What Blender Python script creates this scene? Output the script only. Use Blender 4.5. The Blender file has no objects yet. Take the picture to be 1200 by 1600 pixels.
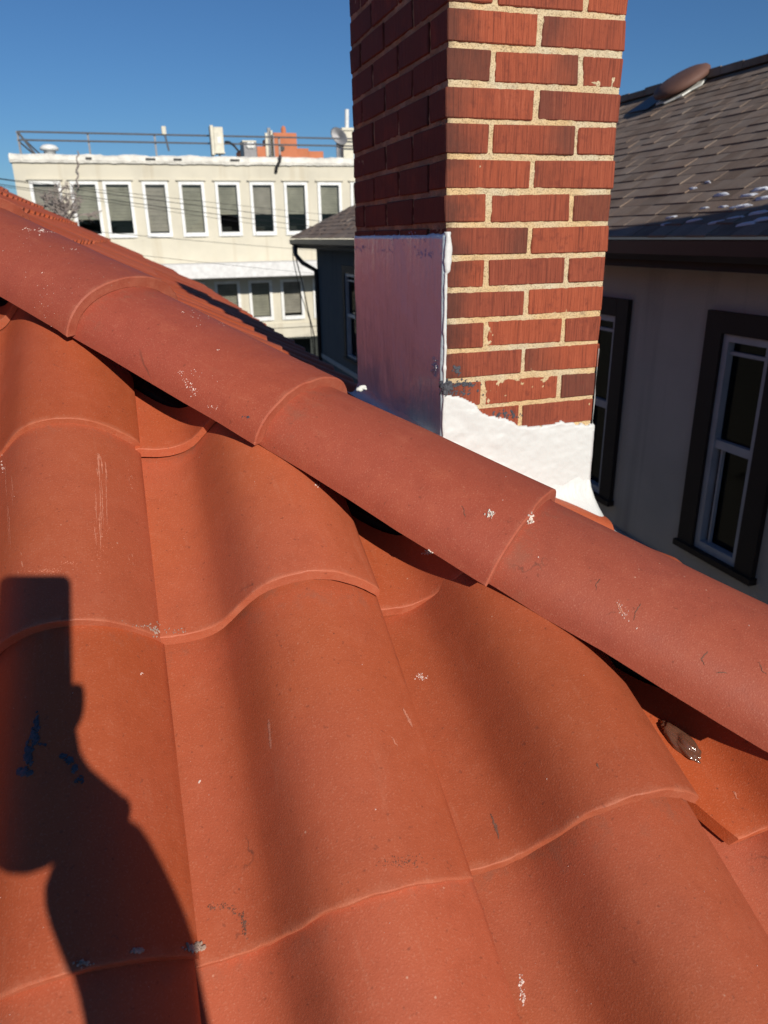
import bpy, bmesh, math, random
from mathutils import Vector, Matrix, noise
from mathutils.bvhtree import BVHTree
R = math.radians
random.seed(7)
S = bpy.context.scene
COL = S.collection

# ------------------------------------------------------------------ camera
# house axes: +X runs along the eave to the right, +Y away from the camera, Z up; the lens is the origin
CR = Vector((.95169, -.30665, -.01553)); CU = Vector((.12183, .33068, .93585)); CF = Vector((.28184, .89253, -.35206))
cam_d = bpy.data.cameras.new('camera'); cam = bpy.data.objects.new('camera', cam_d); COL.objects.link(cam)
cam.matrix_world = Matrix((( CR.x, CU.x, -CF.x, 0), (CR.y, CU.y, -CF.y, 0), (CR.z, CU.z, -CF.z, 0), (0, 0, 0, 1)))
cam_d.sensor_fit = 'VERTICAL'; cam_d.sensor_height = 34.6; cam_d.sensor_width = 25.95
FPX = 1151.25
cam_d.lens = FPX*34.6/1600
cam_d.clip_start = .01; cam_d.clip_end = 3000
cam_d.dof.use_dof = True; cam_d.dof.focus_distance = 1.05; cam_d.dof.aperture_fstop = 8.0
S.camera = cam
S.render.resolution_x = 768; S.render.resolution_y = 1024

# ------------------------------------------------------------------ sky and sun
LT = Vector((-.141, .903, -.406)).normalized()          # the way the sunlight travels
w = bpy.data.worlds.new('World'); S.world = w; w.use_nodes = True
wn = w.node_tree; wn.nodes.clear()
sky = wn.nodes.new('ShaderNodeTexSky'); sky.sky_type = 'NISHITA'; sky.sun_disc = False
sky.sun_elevation = R(24); sky.sun_rotation = R(171.1)
sky.air_density = 1.0; sky.dust_density = 0; sky.ozone_density = 6.0
bg = wn.nodes.new('ShaderNodeBackground'); bg.inputs['Strength'].default_value = .060
wo = wn.nodes.new('ShaderNodeOutputWorld')
tint = wn.nodes.new('ShaderNodeMix'); tint.data_type = 'RGBA'; tint.blend_type = 'MULTIPLY'; tint.inputs[0].default_value = 1
tint.inputs[7].default_value = (.74, .96, 1.14, 1)
wn.links.new(sky.outputs[0], tint.inputs[6]); wn.links.new(tint.outputs[2], bg.inputs[0]); wn.links.new(bg.outputs[0], wo.inputs[0])
sd = bpy.data.lights.new('sun', 'SUN'); so = bpy.data.objects.new('sun', sd); COL.objects.link(so)
sd.energy = 4.8; sd.angle = R(.53); sd.color = (1, .93, .82)
so.rotation_mode = 'QUATERNION'; so.rotation_quaternion = LT.to_track_quat('-Z', 'Y'); so.location = (3, -20, 12)
S.view_settings.view_transform = 'Standard'; S.view_settings.look = 'None'
S.view_settings.exposure = 0; S.view_settings.gamma = 1; S.view_settings.use_curve_mapping = False

# ------------------------------------------------------------------ helpers
def px(u, v):
    return (CR*((u-600)/FPX) + CU*((800-v)/FPX) + CF).normalized()
def on_x(u, v, X):
    d = px(u, v); return d*(X/d.x)
def on_y(u, v, Y):
    d = px(u, v); return d*(Y/d.y)

LOCAL = set()          # things whose parts are modelled round the thing's own base
def link(name, me, mat=None, parent=None, kind=None):
    o = bpy.data.objects.new(name, me); COL.objects.link(o)
    if mat is not None and len(me.materials) == 0: me.materials.append(mat)
    if parent is not None:
        o.parent = parent
        if parent.type == 'EMPTY' and parent.name not in LOCAL: o.matrix_parent_inverse = Matrix.Translation(-Vector(parent.location))
    if kind: o['kind'] = kind
    return o
def mesh_of(verts, faces, name='mesh', smooth=False):
    me = bpy.data.meshes.new(name); me.from_pydata([tuple(v) for v in verts], [], faces); me.update()
    if smooth:
        for p_ in me.polygons: p_.use_smooth = True
    return me
def thing(name, label, cat, loc=(0, 0, 0), rz=0, group=None):
    o = bpy.data.objects.new(name, None); COL.objects.link(o)
    o.location = loc; o.rotation_euler = (0, 0, rz); o.empty_display_size = .1
    o['label'] = label; o['category'] = cat
    if group: o['group'] = group
    return o
def tag(o, label, cat, group=None):
    o['label'] = label; o['category'] = cat
    if group: o['group'] = group
    return o

class MB:
    """collects simple solids into one mesh"""
    def __init__(s): s.v = []; s.f = []
    def add(s, vs, fs):
        n = len(s.v); s.v += [Vector(v) for v in vs]; s.f += [[n+i for i in f] for f in fs]; return s
    def box(s, x0, x1, y0, y1, z0, z1):
        return s.add([(x0,y0,z0),(x1,y0,z0),(x1,y1,z0),(x0,y1,z0),(x0,y0,z1),(x1,y0,z1),(x1,y1,z1),(x0,y1,z1)],
                     [(0,3,2,1),(4,5,6,7),(0,1,5,4),(1,2,6,5),(2,3,7,6),(3,0,4,7)])
    def tube(s, pts, r, n=8, taper=None):
        pts = [Vector(p_) for p_ in pts]; rings = []
        for i, p_ in enumerate(pts):
            t = (pts[min(i+1, len(pts)-1)] - pts[max(i-1, 0)]).normalized()
            a = t.orthogonal().normalized() if i == 0 else (a - t*a.dot(t)).normalized()
            b = t.cross(a); rr = r if taper is None else r + (taper-r)*i/(len(pts)-1)
            rings.append([p_ + (a*math.cos(2*math.pi*k/n) + b*math.sin(2*math.pi*k/n))*rr for k in range(n)])
        vs = [v for g in rings for v in g]; fs = []
        for i in range(len(pts)-1):
            for k in range(n): fs.append((i*n+k, i*n+(k+1) % n, (i+1)*n+(k+1) % n, (i+1)*n+k))
        fs.append(tuple(reversed(range(n)))); fs.append(tuple((len(pts)-1)*n+k for k in range(n)))
        return s.add(vs, fs)
    def lathe(s, c, prof, n=16, axis=Vector((0, 0, 1)), squash=1):
        c = Vector(c); a = axis.orthogonal().normalized(); b = axis.cross(a); vs = []; fs = []
        for (r, h) in prof:
            for k in range(n):
                an = 2*math.pi*k/n; vs.append(c + a*(r*math.cos(an)) + b*(r*math.sin(an)*squash) + axis*h)
        for i in range(len(prof)-1):
            for k in range(n): fs.append((i*n+k, i*n+(k+1) % n, (i+1)*n+(k+1) % n, (i+1)*n+k))
        fs.append(tuple(reversed(range(n)))); fs.append(tuple((len(prof)-1)*n+k for k in range(n)))
        return s.add(vs, fs)
    def me(s, smooth=False): return mesh_of(s.v, s.f, 'mesh', smooth)
    def build(s, name, mat, parent=None, smooth=False, bevel=0, kind=None):
        me = s.me(smooth)
        if bevel:
            bm = bmesh.new(); bm.from_mesh(me)
            bmesh.ops.bevel(bm, geom=list(bm.edges), offset=bevel, segments=1, affect='EDGES', clamp_overlap=True)
            bm.to_mesh(me); bm.free()
        return link(name, me, mat, parent, kind)

# ------------------------------------------------------------------ materials
class NT:
    def __init__(s, name):
        s.m = bpy.data.materials.new(name); s.m.use_nodes = True; s.t = s.m.node_tree
        s.b = s.t.nodes['Principled BSDF']; s.o = s.t.nodes['Material Output']
    def n(s, typ, **k):
        nd = s.t.nodes.new(typ)
        for a, b in k.items():
            if a.startswith('_'): setattr(nd, a[1:], b)
            else:
                key = a.replace('__', ' ')
                nd.inputs[key].default_value = b
        return nd
    def l(s, a, b): s.t.links.new(a, b)
    def obj(s, scale=(1, 1, 1), rnd=True):
        tc = s.n('ShaderNodeTexCoord'); mp = s.n('ShaderNodeMapping'); mp.inputs['Scale'].default_value = scale
        s.l(tc.outputs['Object'], mp.inputs['Vector'])
        if rnd:
            oi = s.n('ShaderNodeObjectInfo'); mu = s.n('ShaderNodeMath', _operation='MULTIPLY'); mu.inputs[1].default_value = 37.3
            s.l(oi.outputs['Random'], mu.inputs[0]); cb = s.n('ShaderNodeCombineXYZ')
            for k in range(3): s.l(mu.outputs[0], cb.inputs[k])
            s.l(cb.outputs[0], mp.inputs['Location'])
        return mp.outputs[0]
    def noise(s, vec, scale, detail=4, rough=.55):
        nd = s.n('ShaderNodeTexNoise'); nd.inputs['Scale'].default_value = scale
        nd.inputs['Detail'].default_value = detail; nd.inputs['Roughness'].default_value = rough
        s.l(vec, nd.inputs['Vector']); return nd.outputs[0]
    def ramp(s, fac, stops):
        nd = s.n('ShaderNodeValToRGB'); cr = nd.color_ramp
        while len(cr.elements) < len(stops): cr.elements.new(.5)
        for e, (p_, c) in zip(cr.elements, stops):
            e.position = p_; e.color = (c, c, c, 1) if isinstance(c, (int, float)) else (*c, 1)
        s.l(fac, nd.inputs[0]); return nd.outputs[0]
    def mix(s, fac, a, b, mode='MIX'):
        nd = s.n('ShaderNodeMix', _data_type='RGBA', _blend_type=mode)
        for i, v in ((0, fac), (6, a), (7, b)):
            if isinstance(v, (int, float)): nd.inputs[i].default_value = v
            elif isinstance(v, tuple): nd.inputs[i].default_value = (*v, 1)
            else: s.l(v, nd.inputs[i])
        return nd.outputs[2]
    def math(s, op, a, b=0):
        nd = s.n('ShaderNodeMath', _operation=op)
        for i, v in ((0, a), (1, b)):
            if isinstance(v, (int, float)): nd.inputs[i].default_value = v
            else: s.l(v, nd.inputs[i])
        return nd.outputs[0]
    def bump(s, h, strength=.3, dist=.002, prev=None):
        nd = s.n('ShaderNodeBump'); nd.inputs['Strength'].default_value = strength; nd.inputs['Distance'].default_value = dist
        s.l(h, nd.inputs['Height'])
        if prev is not None: s.l(prev, nd.inputs['Normal'])
        return nd.outputs[0]
    def fin(s, col=None, rough=None, nrm=None, spec=None, metal=None):
        for key, v in (('Base Color', col), ('Roughness', rough), ('Normal', nrm), ('Specular IOR Level', spec), ('Metallic', metal)):
            if v is None: continue
            if isinstance(v, (int, float)): s.b.inputs[key].default_value = v
            elif isinstance(v, tuple): s.b.inputs[key].default_value = (*v, 1)
            else: s.l(v, s.b.inputs[key])
        return s.m

def simple(name, col, rough=.7, var=.12, scale=8, bump=.2, bscale=60, bdist=.002, spec=.4, metal=0):
    k = NT(name); v = k.obj(); n1 = k.noise(v, scale, 5)
    lo = tuple(c*(1-var) for c in col); hi = tuple(min(1, c*(1+var)) for c in col)
    c = k.ramp(n1, [(.3, lo), (.7, hi)])
    nr = k.bump(k.noise(v, bscale, 3), bump, bdist)
    return k.fin(c, rough, nr, spec, metal)

def tile_material(name, base, warm, pale):
    k = NT(name); v = k.obj()
    big = k.noise(v, 3.5, 3, .5)
    c = k.mix(k.ramp(big, [(.35, 0), (.65, 1)]), base, warm)
    oi = k.n('ShaderNodeObjectInfo')
    c = k.mix(k.ramp(oi.outputs['Random'], [(0, 0), (1, .35)]), c, pale)
    # dusty bloom and long rubbed streaks
    st = k.obj((22, 3, 22)); sn = k.noise(st, 2.2, 6, .65)
    c = k.mix(k.ramp(sn, [(.60, 0), (.82, .26)]), c, (.52, .22, .13))
    mot = k.noise(v, 28, 6, .7)
    c = k.mix(k.ramp(mot, [(.30, .24), (.50, 0)]), c, tuple(x*.62 for x in base))
    c = k.mix(k.ramp(mot, [(.55, 0), (.80, .22)]), c, (.55, .17, .09))
    # sand grain: fine pale and dark specks
    g = k.noise(v, 520, 2, .6)
    c = k.mix(k.ramp(g, [(.58, 0), (.70, .26)]), c, (.60, .28, .18))
    c = k.mix(k.ramp(g, [(.28, .25), (.38, 0)]), c, (.15, .032, .017))
    # each tile its own tone; dust along the exposed lip, grime where the next tile laps over
    r2 = k.math('FRACT', k.math('MULTIPLY', oi.outputs['Random'], 91.7))
    hs = k.n('ShaderNodeHueSaturation'); k.l(c, hs.inputs['Color'])
    k.l(k.math('ADD', .88, k.math('MULTIPLY', r2, .22)), hs.inputs['Value']); k.l(k.math('ADD', .97, k.math('MULTIPLY', oi.outputs['Random'], .06)), hs.inputs['Saturation']); c = hs.outputs[0]
    tco = k.n('ShaderNodeTexCoord'); sy = k.n('ShaderNodeSeparateXYZ'); k.l(tco.outputs['Object'], sy.inputs[0])
    yy = k.math('ADD', sy.outputs[1], k.math('MULTIPLY', k.math('SUBTRACT', k.noise(v, 38, 5, .7), .5), .030))
    c = k.mix(k.math('MULTIPLY', k.ramp(yy, [(.001, .28), (.007, 0)]), k.ramp(mot, [(.35, .3), (.65, 1)])), c, (.54, .23, .14))
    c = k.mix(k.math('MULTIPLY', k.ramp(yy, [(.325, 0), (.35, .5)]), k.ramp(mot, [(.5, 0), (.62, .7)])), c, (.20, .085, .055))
    vo = k.n('ShaderNodeTexVoronoi'); vo.inputs['Scale'].default_value = 42; k.l(v, vo.inputs['Vector'])
    rare = k.ramp(k.noise(k.obj((7, 7, 7)), 1, 3), [(.54, 0), (.62, 1)])
    c = k.mix(k.math('MULTIPLY', rare, k.ramp(vo.outputs['Distance'], [(.03, .55), (.06, 0)])), c, (.66, .42, .30))
    vo2 = k.n('ShaderNodeTexVoronoi'); vo2.inputs['Scale'].default_value = 31; k.l(k.obj((1.1, .9, 1)), vo2.inputs['Vector'])
    c = k.mix(k.math('MULTIPLY', k.math('SUBTRACT', 1, rare), k.ramp(vo2.outputs['Distance'], [(.02, .7), (.045, 0)])), c, (.12, .035, .02))
    # scattered hairline scratches
    wv = k.n('ShaderNodeTexVoronoi', _feature='DISTANCE_TO_EDGE'); wv.inputs['Scale'].default_value = 5
    ds = k.noise(v, 30, 3); 
    k.l(k.mix(.06, v, ds), wv.inputs['Vector'])
    msk = k.ramp(k.noise(k.obj((9, 9, 9)), .9, 2), [(.66, 0), (.72, 1)])
    line = k.math('MULTIPLY', k.ramp(wv.outputs[0], [(.0, .8), (.010, 0)]), msk)
    c = k.mix(line, c, (.16, .05, .03))
    nr = k.bump(big, .5, .006)
    nr = k.bump(mot, .30, .0012, nr)
    nr = k.bump(g, .5, .0007, nr)
    pit = k.ramp(k.noise(v, 150, 2, .5), [(.68, 0), (.74, 1)]); nr = k.bump(pit, -.6, .0012, nr); c = k.mix(k.math('MULTIPLY', pit, .45), c, (.15, .04, .022))
    return k.fin(c, k.ramp(mot, [(.3, .55), (.7, .72)]), nr, .35)
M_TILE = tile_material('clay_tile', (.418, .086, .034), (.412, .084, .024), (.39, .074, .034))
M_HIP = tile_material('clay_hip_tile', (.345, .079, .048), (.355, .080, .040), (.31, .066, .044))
M_DECK = simple('black_underlayment', (.030, .012, .010), .9)
M_CHALK = simple('chalk_white_mark', (.78, .62, .55), .9, .2, 200)
M_RUB = simple('pale_rub_mark', (.52, .19, .115), .9, .25, 200)
M_LICHEN = simple('lichen', (.72, .66, .58), .95, .3, 300, .6, 300)
M_TAR = simple('tar', (.060, .064, .078), .55, .3, 120, .5, 200)
M_SCUFF = simple('dark_scuff', (.17, .075, .05), .8, .3, 150)
M_MORTSMEAR = simple('grey_mortar_crumbs', (.36, .27, .22), .95, .35, 220, .7, 250)
M_MORTAR = None
def mortar():
    k = NT('cream_mortar'); v = k.obj(rnd=False)
    a = k.noise(v, 9, 4); g = k.noise(v, 330, 3, .7)
    c = k.mix(k.ramp(a, [(.38, 0), (.66, 1)]), (.66, .47, .25), (.62, .54, .38))
    c = k.mix(k.ramp(g, [(.34, .85), (.50, 0)]), c, (.20, .13, .07))
    c = k.mix(k.ramp(k.noise(v, 22, 4), [(.62, 0), (.78, .55)]), c, (.20, .15, .11))
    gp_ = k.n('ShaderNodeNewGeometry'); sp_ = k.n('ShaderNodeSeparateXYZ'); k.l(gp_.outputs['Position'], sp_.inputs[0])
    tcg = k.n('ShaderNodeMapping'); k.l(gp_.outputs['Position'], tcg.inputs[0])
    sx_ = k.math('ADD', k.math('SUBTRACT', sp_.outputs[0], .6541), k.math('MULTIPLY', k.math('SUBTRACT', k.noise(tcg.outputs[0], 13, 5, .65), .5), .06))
    c = k.mix(k.ramp(sx_, [(.0, .55), (.02, 0)]), c, (.050, .024, .020))  # corner soot plus painted shade across the mortar of the left face
    nr = k.bump(g, 1, .0022); nr = k.bump(k.noise(v, 90, 3), .7, .004, nr)
    return k.fin(c, .95, nr, .2)
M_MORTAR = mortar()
def brick_mat():
    k = NT('scored_red_brick'); v = k.obj(); tc = k.n('ShaderNodeTexCoord')
    oi = k.n('ShaderNodeObjectInfo')
    sx = k.n('ShaderNodeSeparateXYZ'); k.l(tc.outputs['Object'], sx.inputs[0])
    c = k.mix(k.ramp(oi.outputs['Random'], [(0, 0), (1, 1)]), (.34, .076, .034), (.24, .056, .030))
    # scored vertical grooves: noise stretched along the height
    gr = k.noise(k.obj((340, 340, 9)), 1.0, 3, .6)
    c = k.mix(k.ramp(gr, [(.32, .60), (.50, 0)]), c, (.085, .020, .014))
    c = k.mix(k.ramp(gr, [(.56, 0), (.75, .35)]), c, (.56, .17, .09))
    # flashed, burnt ends
    mu = k.math('MULTIPLY', oi.outputs['Random'], 51.7); fr = k.math('FRACT', mu)
    sgn = k.math('SUBTRACT', k.math('MULTIPLY', k.math('GREATER_THAN', fr, .62), 2), 1)
    ex = k.math('MULTIPLY', sx.outputs[0], sgn); ex = k.math('ADD', ex, k.math('MULTIPLY', k.noise(v, 16, 3), .10))
    amt = k.math('FRACT', k.math('MULTIPLY', oi.outputs['Random'], 173.1))
    ff = k.math('MULTIPLY', k.ramp(ex, [(.06, 0), (.135, .62)]), k.ramp(amt, [(.45, 0), (.9, .9)]))
    c = k.mix(ff, c, (.075, .034, .026))
    c = k.mix(k.ramp(k.noise(v, 45, 5, .7), [(.30, .6), (.46, 0)]), c, (.14, .030, .020))
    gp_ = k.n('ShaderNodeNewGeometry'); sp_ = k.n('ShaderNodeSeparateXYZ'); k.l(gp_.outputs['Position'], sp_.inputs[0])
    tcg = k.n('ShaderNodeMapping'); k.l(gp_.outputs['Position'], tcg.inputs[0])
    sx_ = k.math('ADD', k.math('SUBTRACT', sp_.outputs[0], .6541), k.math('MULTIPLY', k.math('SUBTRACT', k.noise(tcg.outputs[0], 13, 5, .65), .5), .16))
    c = k.mix(k.ramp(sx_, [(.0, .72), (.085, 0)]), c, (.050, .024, .020))  # corner soot, spread over the whole left face to deepen its shade
    wire = k.noise(k.obj((160, 160, 110)), 1.2, 4, .7)
    nr = k.bump(gr, 1, .0030); nr = k.bump(wire, .6, .0014, nr)
    return k.fin(c, .8, nr, .3)
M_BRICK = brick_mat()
def paint(name, col, rough, streak, bdist):
    k = NT(name); v = k.obj(rnd=False)
    n1 = k.noise(v, 12, 4); s1 = k.noise(k.obj((60, 60, 6), rnd=False), 1, 4, .6)
    c = k.mix(k.ramp(n1, [(.35, 0), (.65, .6)]), col, tuple(x*.93 for x in col))
    c = k.mix(k.ramp(s1, [(.55, 0), (.8, streak)]), c, tuple(x*.72 for x in col))
    nr = k.bump(n1, .5, bdist*3); nr = k.bump(k.noise(v, 70, 3), .4, bdist, nr)
    if streak: nr = k.bump(s1, .5, bdist*1.5, nr)
    return k.fin(c, rough, nr, .5)
M_WPAINT = paint('thick_white_coating', (.635, .65, .64), .45, .05, .0026)
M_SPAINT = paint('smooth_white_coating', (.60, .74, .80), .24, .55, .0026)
M_BLUESMEAR = simple('blue_smear', (.30, .42, .62), .7, .2, 80)

def stucco(name, col, dirt, sc=1.0):
    k = NT(name); v = k.obj(rnd=False)
    c = k.mix(k.ramp(k.noise(v, 1.3*sc, 5), [(.4, 0), (.7, .7)]), col, tuple(x*.85 for x in col))
    st = k.noise(k.obj((2.4*sc, 2.4*sc, .12*sc), rnd=False), 1, 4, .6)
    c = k.mix(k.ramp(st, [(.56, 0), (.76, .55)]), c, dirt)
    nr = k.bump(k.noise(v, 60, 4), .6, .006)
    return k.fin(c, .92, nr, .2)
M_CREAM = stucco('cream_render', (.60, .565, .465), (.42, .35, .24))
M_LEDGE = simple('white_ledge', (.66, .66, .65), .6)
M_WTRIM = simple('white_window_frame', (.70, .71, .70), .5)
M_CAP = simple('white_roof_coating', (.70, .68, .62), .7, .2, 3, .9, 9, .05)
M_BLIND = simple('olive_blind', (.47, .47, .37), .8, .2, 3)
M_BLIND2 = simple('grey_tan_blind', (.50, .48, .40), .8, .2, 3)
M_ROOM = simple('dark_room', (.035, .040, .035), .9)
def glass(name, tint, refl):
    k = NT(name); tr = k.n('ShaderNodeBsdfTransparent'); tr.inputs[0].default_value = (*tint, 1)
    gl = k.n('ShaderNodeBsdfGlossy'); gl.inputs['Roughness'].default_value = .02
    mx = k.n('ShaderNodeMixShader'); lw = k.n('ShaderNodeLayerWeight'); lw.inputs[0].default_value = .25
    k.l(k.math('MULTIPLY', k.math('ADD', lw.outputs[0], .04), refl), mx.inputs[0])
    k.l(tr.outputs[0], mx.inputs[1]); k.l(gl.outputs[0], mx.inputs[2]); k.l(mx.outputs[0], k.o.inputs['Surface'])
    return k.m
M_GLASS = glass('window_glass', (.80, .80, .80), .40)
M_DGLASS = glass('dark_window_glass', (.14, .16, .18), .45)
M_WALLDARK = stucco('grey_stucco', (.47, .43, .40), (.24, .21, .20), 1.9)
M_BOARD = stucco('weathered_dark_boarding', (.11, .115, .12), (.035, .035, .04), 3.5)
M_DTRIM = simple('dark_brown_trim', (.022, .014, .012), .7)
M_GTRIM = simple('grey_vinyl_frame', (.40, .40, .44), .45)
M_GUTTER = simple('brown_metal_gutter', (.035, .025, .022), .45)
M_SNOW = simple('snow', (.66, .69, .76), .8, .05, 30, .6, 60, .01)
def shingle_mat():
    k = NT('weathered_brown_shingle'); v = k.obj(); oi = k.n('ShaderNodeObjectInfo')
    c = k.mix(oi.outputs['Random'], (.31, .225, .170), (.20, .145, .108))
    c = k.mix(k.ramp(k.noise(v, 240, 3), [(.35, .5), (.6, 0)]), c, (.06, .045, .04))
    c = k.mix(k.ramp(k.noise(v, 3.1, 4), [(.4, 0), (.7, .6)]), c, (.33, .28, .235))
    return k.fin(c, .95, k.bump(k.noise(v, 260, 3), .7, .003), .15)
M_SHINGLE = shingle_mat()
M_SHDARK = simple('shingle_underside', (.05, .035, .03), .95)
M_VENTB = simple('brown_vent_metal', (.14, .072, .055), .7)
M_VENTW = simple('white_sealant', (.72, .74, .70), .7)
M_STEEL = simple('shadow_plate_grey', (.16, .16, .17), .5, metal=.5)
M_BLACK = simple('black_rubber', (.02, .02, .022), .5)
M_ORANGE = simple('orange_blocker_brick', (.48, .17, .085), .9, .15, 1.5)
M_BOXC = simple('cream_metal', (.60, .57, .47), .6)
M_TWIG = simple('grey_bark', (.26, .22, .20), .9)
M_SEAL = NT('clear_brown_sealant').fin((.26, .12, .075), .12, None, .6)
M_SEAL.node_tree.nodes['Principled BSDF'].inputs['Transmission Weight'].default_value = .6
M_GROUND = simple('asphalt_ground', (.055, .053, .05), .95, .3, .4, .5, 20, .01)
M_YARD = simple('brown_dirt', (.10, .075, .055), .95, .3, .6, .5, 20, .02)
M_CARP = simple('white_car_paint', (.78, .79, .80), .25, .02, 1, 0)
M_SKIN = simple('skin', (.45, .24, .17), .55); M_JACKET = simple('dark_jacket', (.04, .045, .06), .85)
M_JEANS = simple('blue_jeans', (.07, .10, .19), .9); M_HAIR = simple('dark_hair', (.03, .02, .015), .6)
M_PHONE = simple('phone_case', (.02, .02, .022), .4); M_ALU = simple('aluminium', (.55, .55, .56), .35, metal=.8)

# ------------------------------------------------------------------ ground
GZ = -5.6
g = mesh_of([(-900, -900, GZ), (900, -900, GZ), (900, 900, GZ), (-900, 900, GZ)], [(0, 1, 2, 3)])
o = link('ground', g, M_GROUND, kind='structure')
g = mesh_of([(-12, -14, GZ+.004), (14, -14, GZ+.004), (14, 20, GZ+.004), (-12, 20, GZ+.004)], [(0, 1, 2, 3)])
o = link('yard', g, M_YARD, kind='structure')

# ------------------------------------------------------------------ tiled roof geometry
PT = R(28.0); ms = math.tan(PT); ct, st_ = math.cos(PT), math.sin(PT)
A0 = Vector((-.02487, 1.14625, -.27606)) - Vector((0, -.46947, .88295))*.0175; W = .28; Q = .35416
a0 = A0.z - ms*A0.y + .0198; A00 = a0; HC = 1.325; b0 = a0 + ms*HC        # near plane z=a0+ms*y ; side plane z=b0-ms*x ; hip x+y=HC
TT = .0165
PROF = [(-.05, -.0300), (0, -.0315), (.05, -.0335), (.10, -.0345), (.16, -.0330), (.22, -.0275), (.27, -.0175), (.31, -.0040), (.35, .0110), (.39, .0255), (.43, .0370), (.48, .0460),
        (.54, .0515), (.61, .0540), (.68, .0530), (.76, .0470), (.82, .0380), (.88, .0260), (.93, .0140), (.97, .0030), (1.0, -.0060)]
def tile_mesh(seed, low=False):
    rnd = random.Random(seed); rx, ry = rnd.random()*50, rnd.random()*50
    P = PROF if not low else PROF[::3]
    us = [p_[0]*W for p_ in P]; hs = [p_[1] for p_ in P]
    if not low:                                   # smooth the profile once
        u2, h2 = [], []
        for i in range(len(us)-1):
            u2 += [us[i], (us[i]+us[i+1])/2]
            hm = (hs[i]+hs[i+1])/2
            if 0 < i < len(us)-2: hm += (-(hs[i-1]+hs[i+2])+hs[i]+hs[i+1])/16
            h2 += [hs[i], hm]
        u2.append(us[-1]); h2.append(hs[-1]); us, hs = u2, h2
    L = Q + .075
    vs_ = [0, .0012, .0035, .03, .08, .14, .20, .26, .32, .38, L] if not low else [0, L]
    top, bot = [], []
    n = len(us)
    for j, v in enumerate(vs_):
        lift = .0195*(1 - v/Q)
        for i, u in enumerate(us):
            h = hs[i] + lift
            ej = 0
            if not low:
                h += noise.noise((u*9+rx, v*7+ry, seed*.37))*.0022
                ed = noise.noise((u*45+rx, seed*1.7, 3))*.0020 + max(0, noise.noise((u*120+ry, seed*1.3, 9))-.25)*.004
                if j == 0: h -= .0012; ej = ed
                if j == 1: h -= .0002; ej = ed*.85
                if i in (0, n-1): h -= .0015
            top.append(Vector((u, v+ej, h)))
            bot.append(Vector((u, v+(ej*.5 if j == 0 else 0), hs[i] + lift - TT)))
    V = top + bot; F = []; nb = len(top); m = len(vs_)
    for j in range(m-1):
        for i in range(n-1):
            a = j*n+i; F.append((a, a+1, a+1+n, a+n)); F.append((nb+a, nb+a+n, nb+a+n+1, nb+a+1))
    for i in range(n-1):
        F.append((i, nb+i, nb+i+1, i+1)); a = (m-1)*n+i; F.append((a, a+1, nb+a+1, nb+a))
    for j in range(m-1):
        a = j*n; F.append((a, a+n, nb+a+n, nb+a)); a = j*n+n-1; F.append((a, nb+a, nb+a+n, a+n))
    me = mesh_of(V, F, 'roof_tile_mesh', True)
    return me
def sharp(me, ang=35):
    me.set_sharp_from_angle(angle=R(ang))
def frame(U, V, N, O):
    return Matrix(((U.x, V.x, N.x, O.x), (U.y, V.y, N.y, O.y), (U.z, V.z, N.z, O.z), (0, 0, 0, 1)))
NU, NV, NN = Vector((1, 0, 0)), Vector((0, ct, st_)), Vector((0, -st_, ct))
PU, PV, PN = Vector((0, 1, 0)), Vector((-ct, 0, st_)), Vector((st_, 0, ct))

house = thing('tiled_house', 'terracotta tiled hip roof with barrel hip tiles in the foreground, photographed from its eave', 'house')
protos = [tile_mesh(s_) for s_ in range(5)]
for me in protos: sharp(me); me.materials.append(M_TILE)

def clip(me, mat, co, no, keep_neg=True):
    """cut a tile along a vertical plane (world), capping the cut"""
    bm = bmesh.new(); bm.from_mesh(me); inv = mat.inverted()
    c = inv @ co; nn = (inv.to_3x3() @ no).normalized()
    geom = bm.verts[:] + bm.edges[:] + bm.faces[:]
    r = bmesh.ops.bisect_plane(bm, geom=geom, plane_co=c, plane_no=nn, clear_outer=True, clear_inner=False)
    ed = [e for e in r['geom_cut'] if isinstance(e, bmesh.types.BMEdge)]
    if ed:
        try: bmesh.ops.edgeloop_fill(bm, edges=ed)
        except Exception: pass
    ok = len(bm.faces) > 0
    out = bpy.data.meshes.new('cut_tile_mesh'); bm.to_mesh(out); bm.free()
    out.materials.append(M_TILE)
    return out if ok else None

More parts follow.
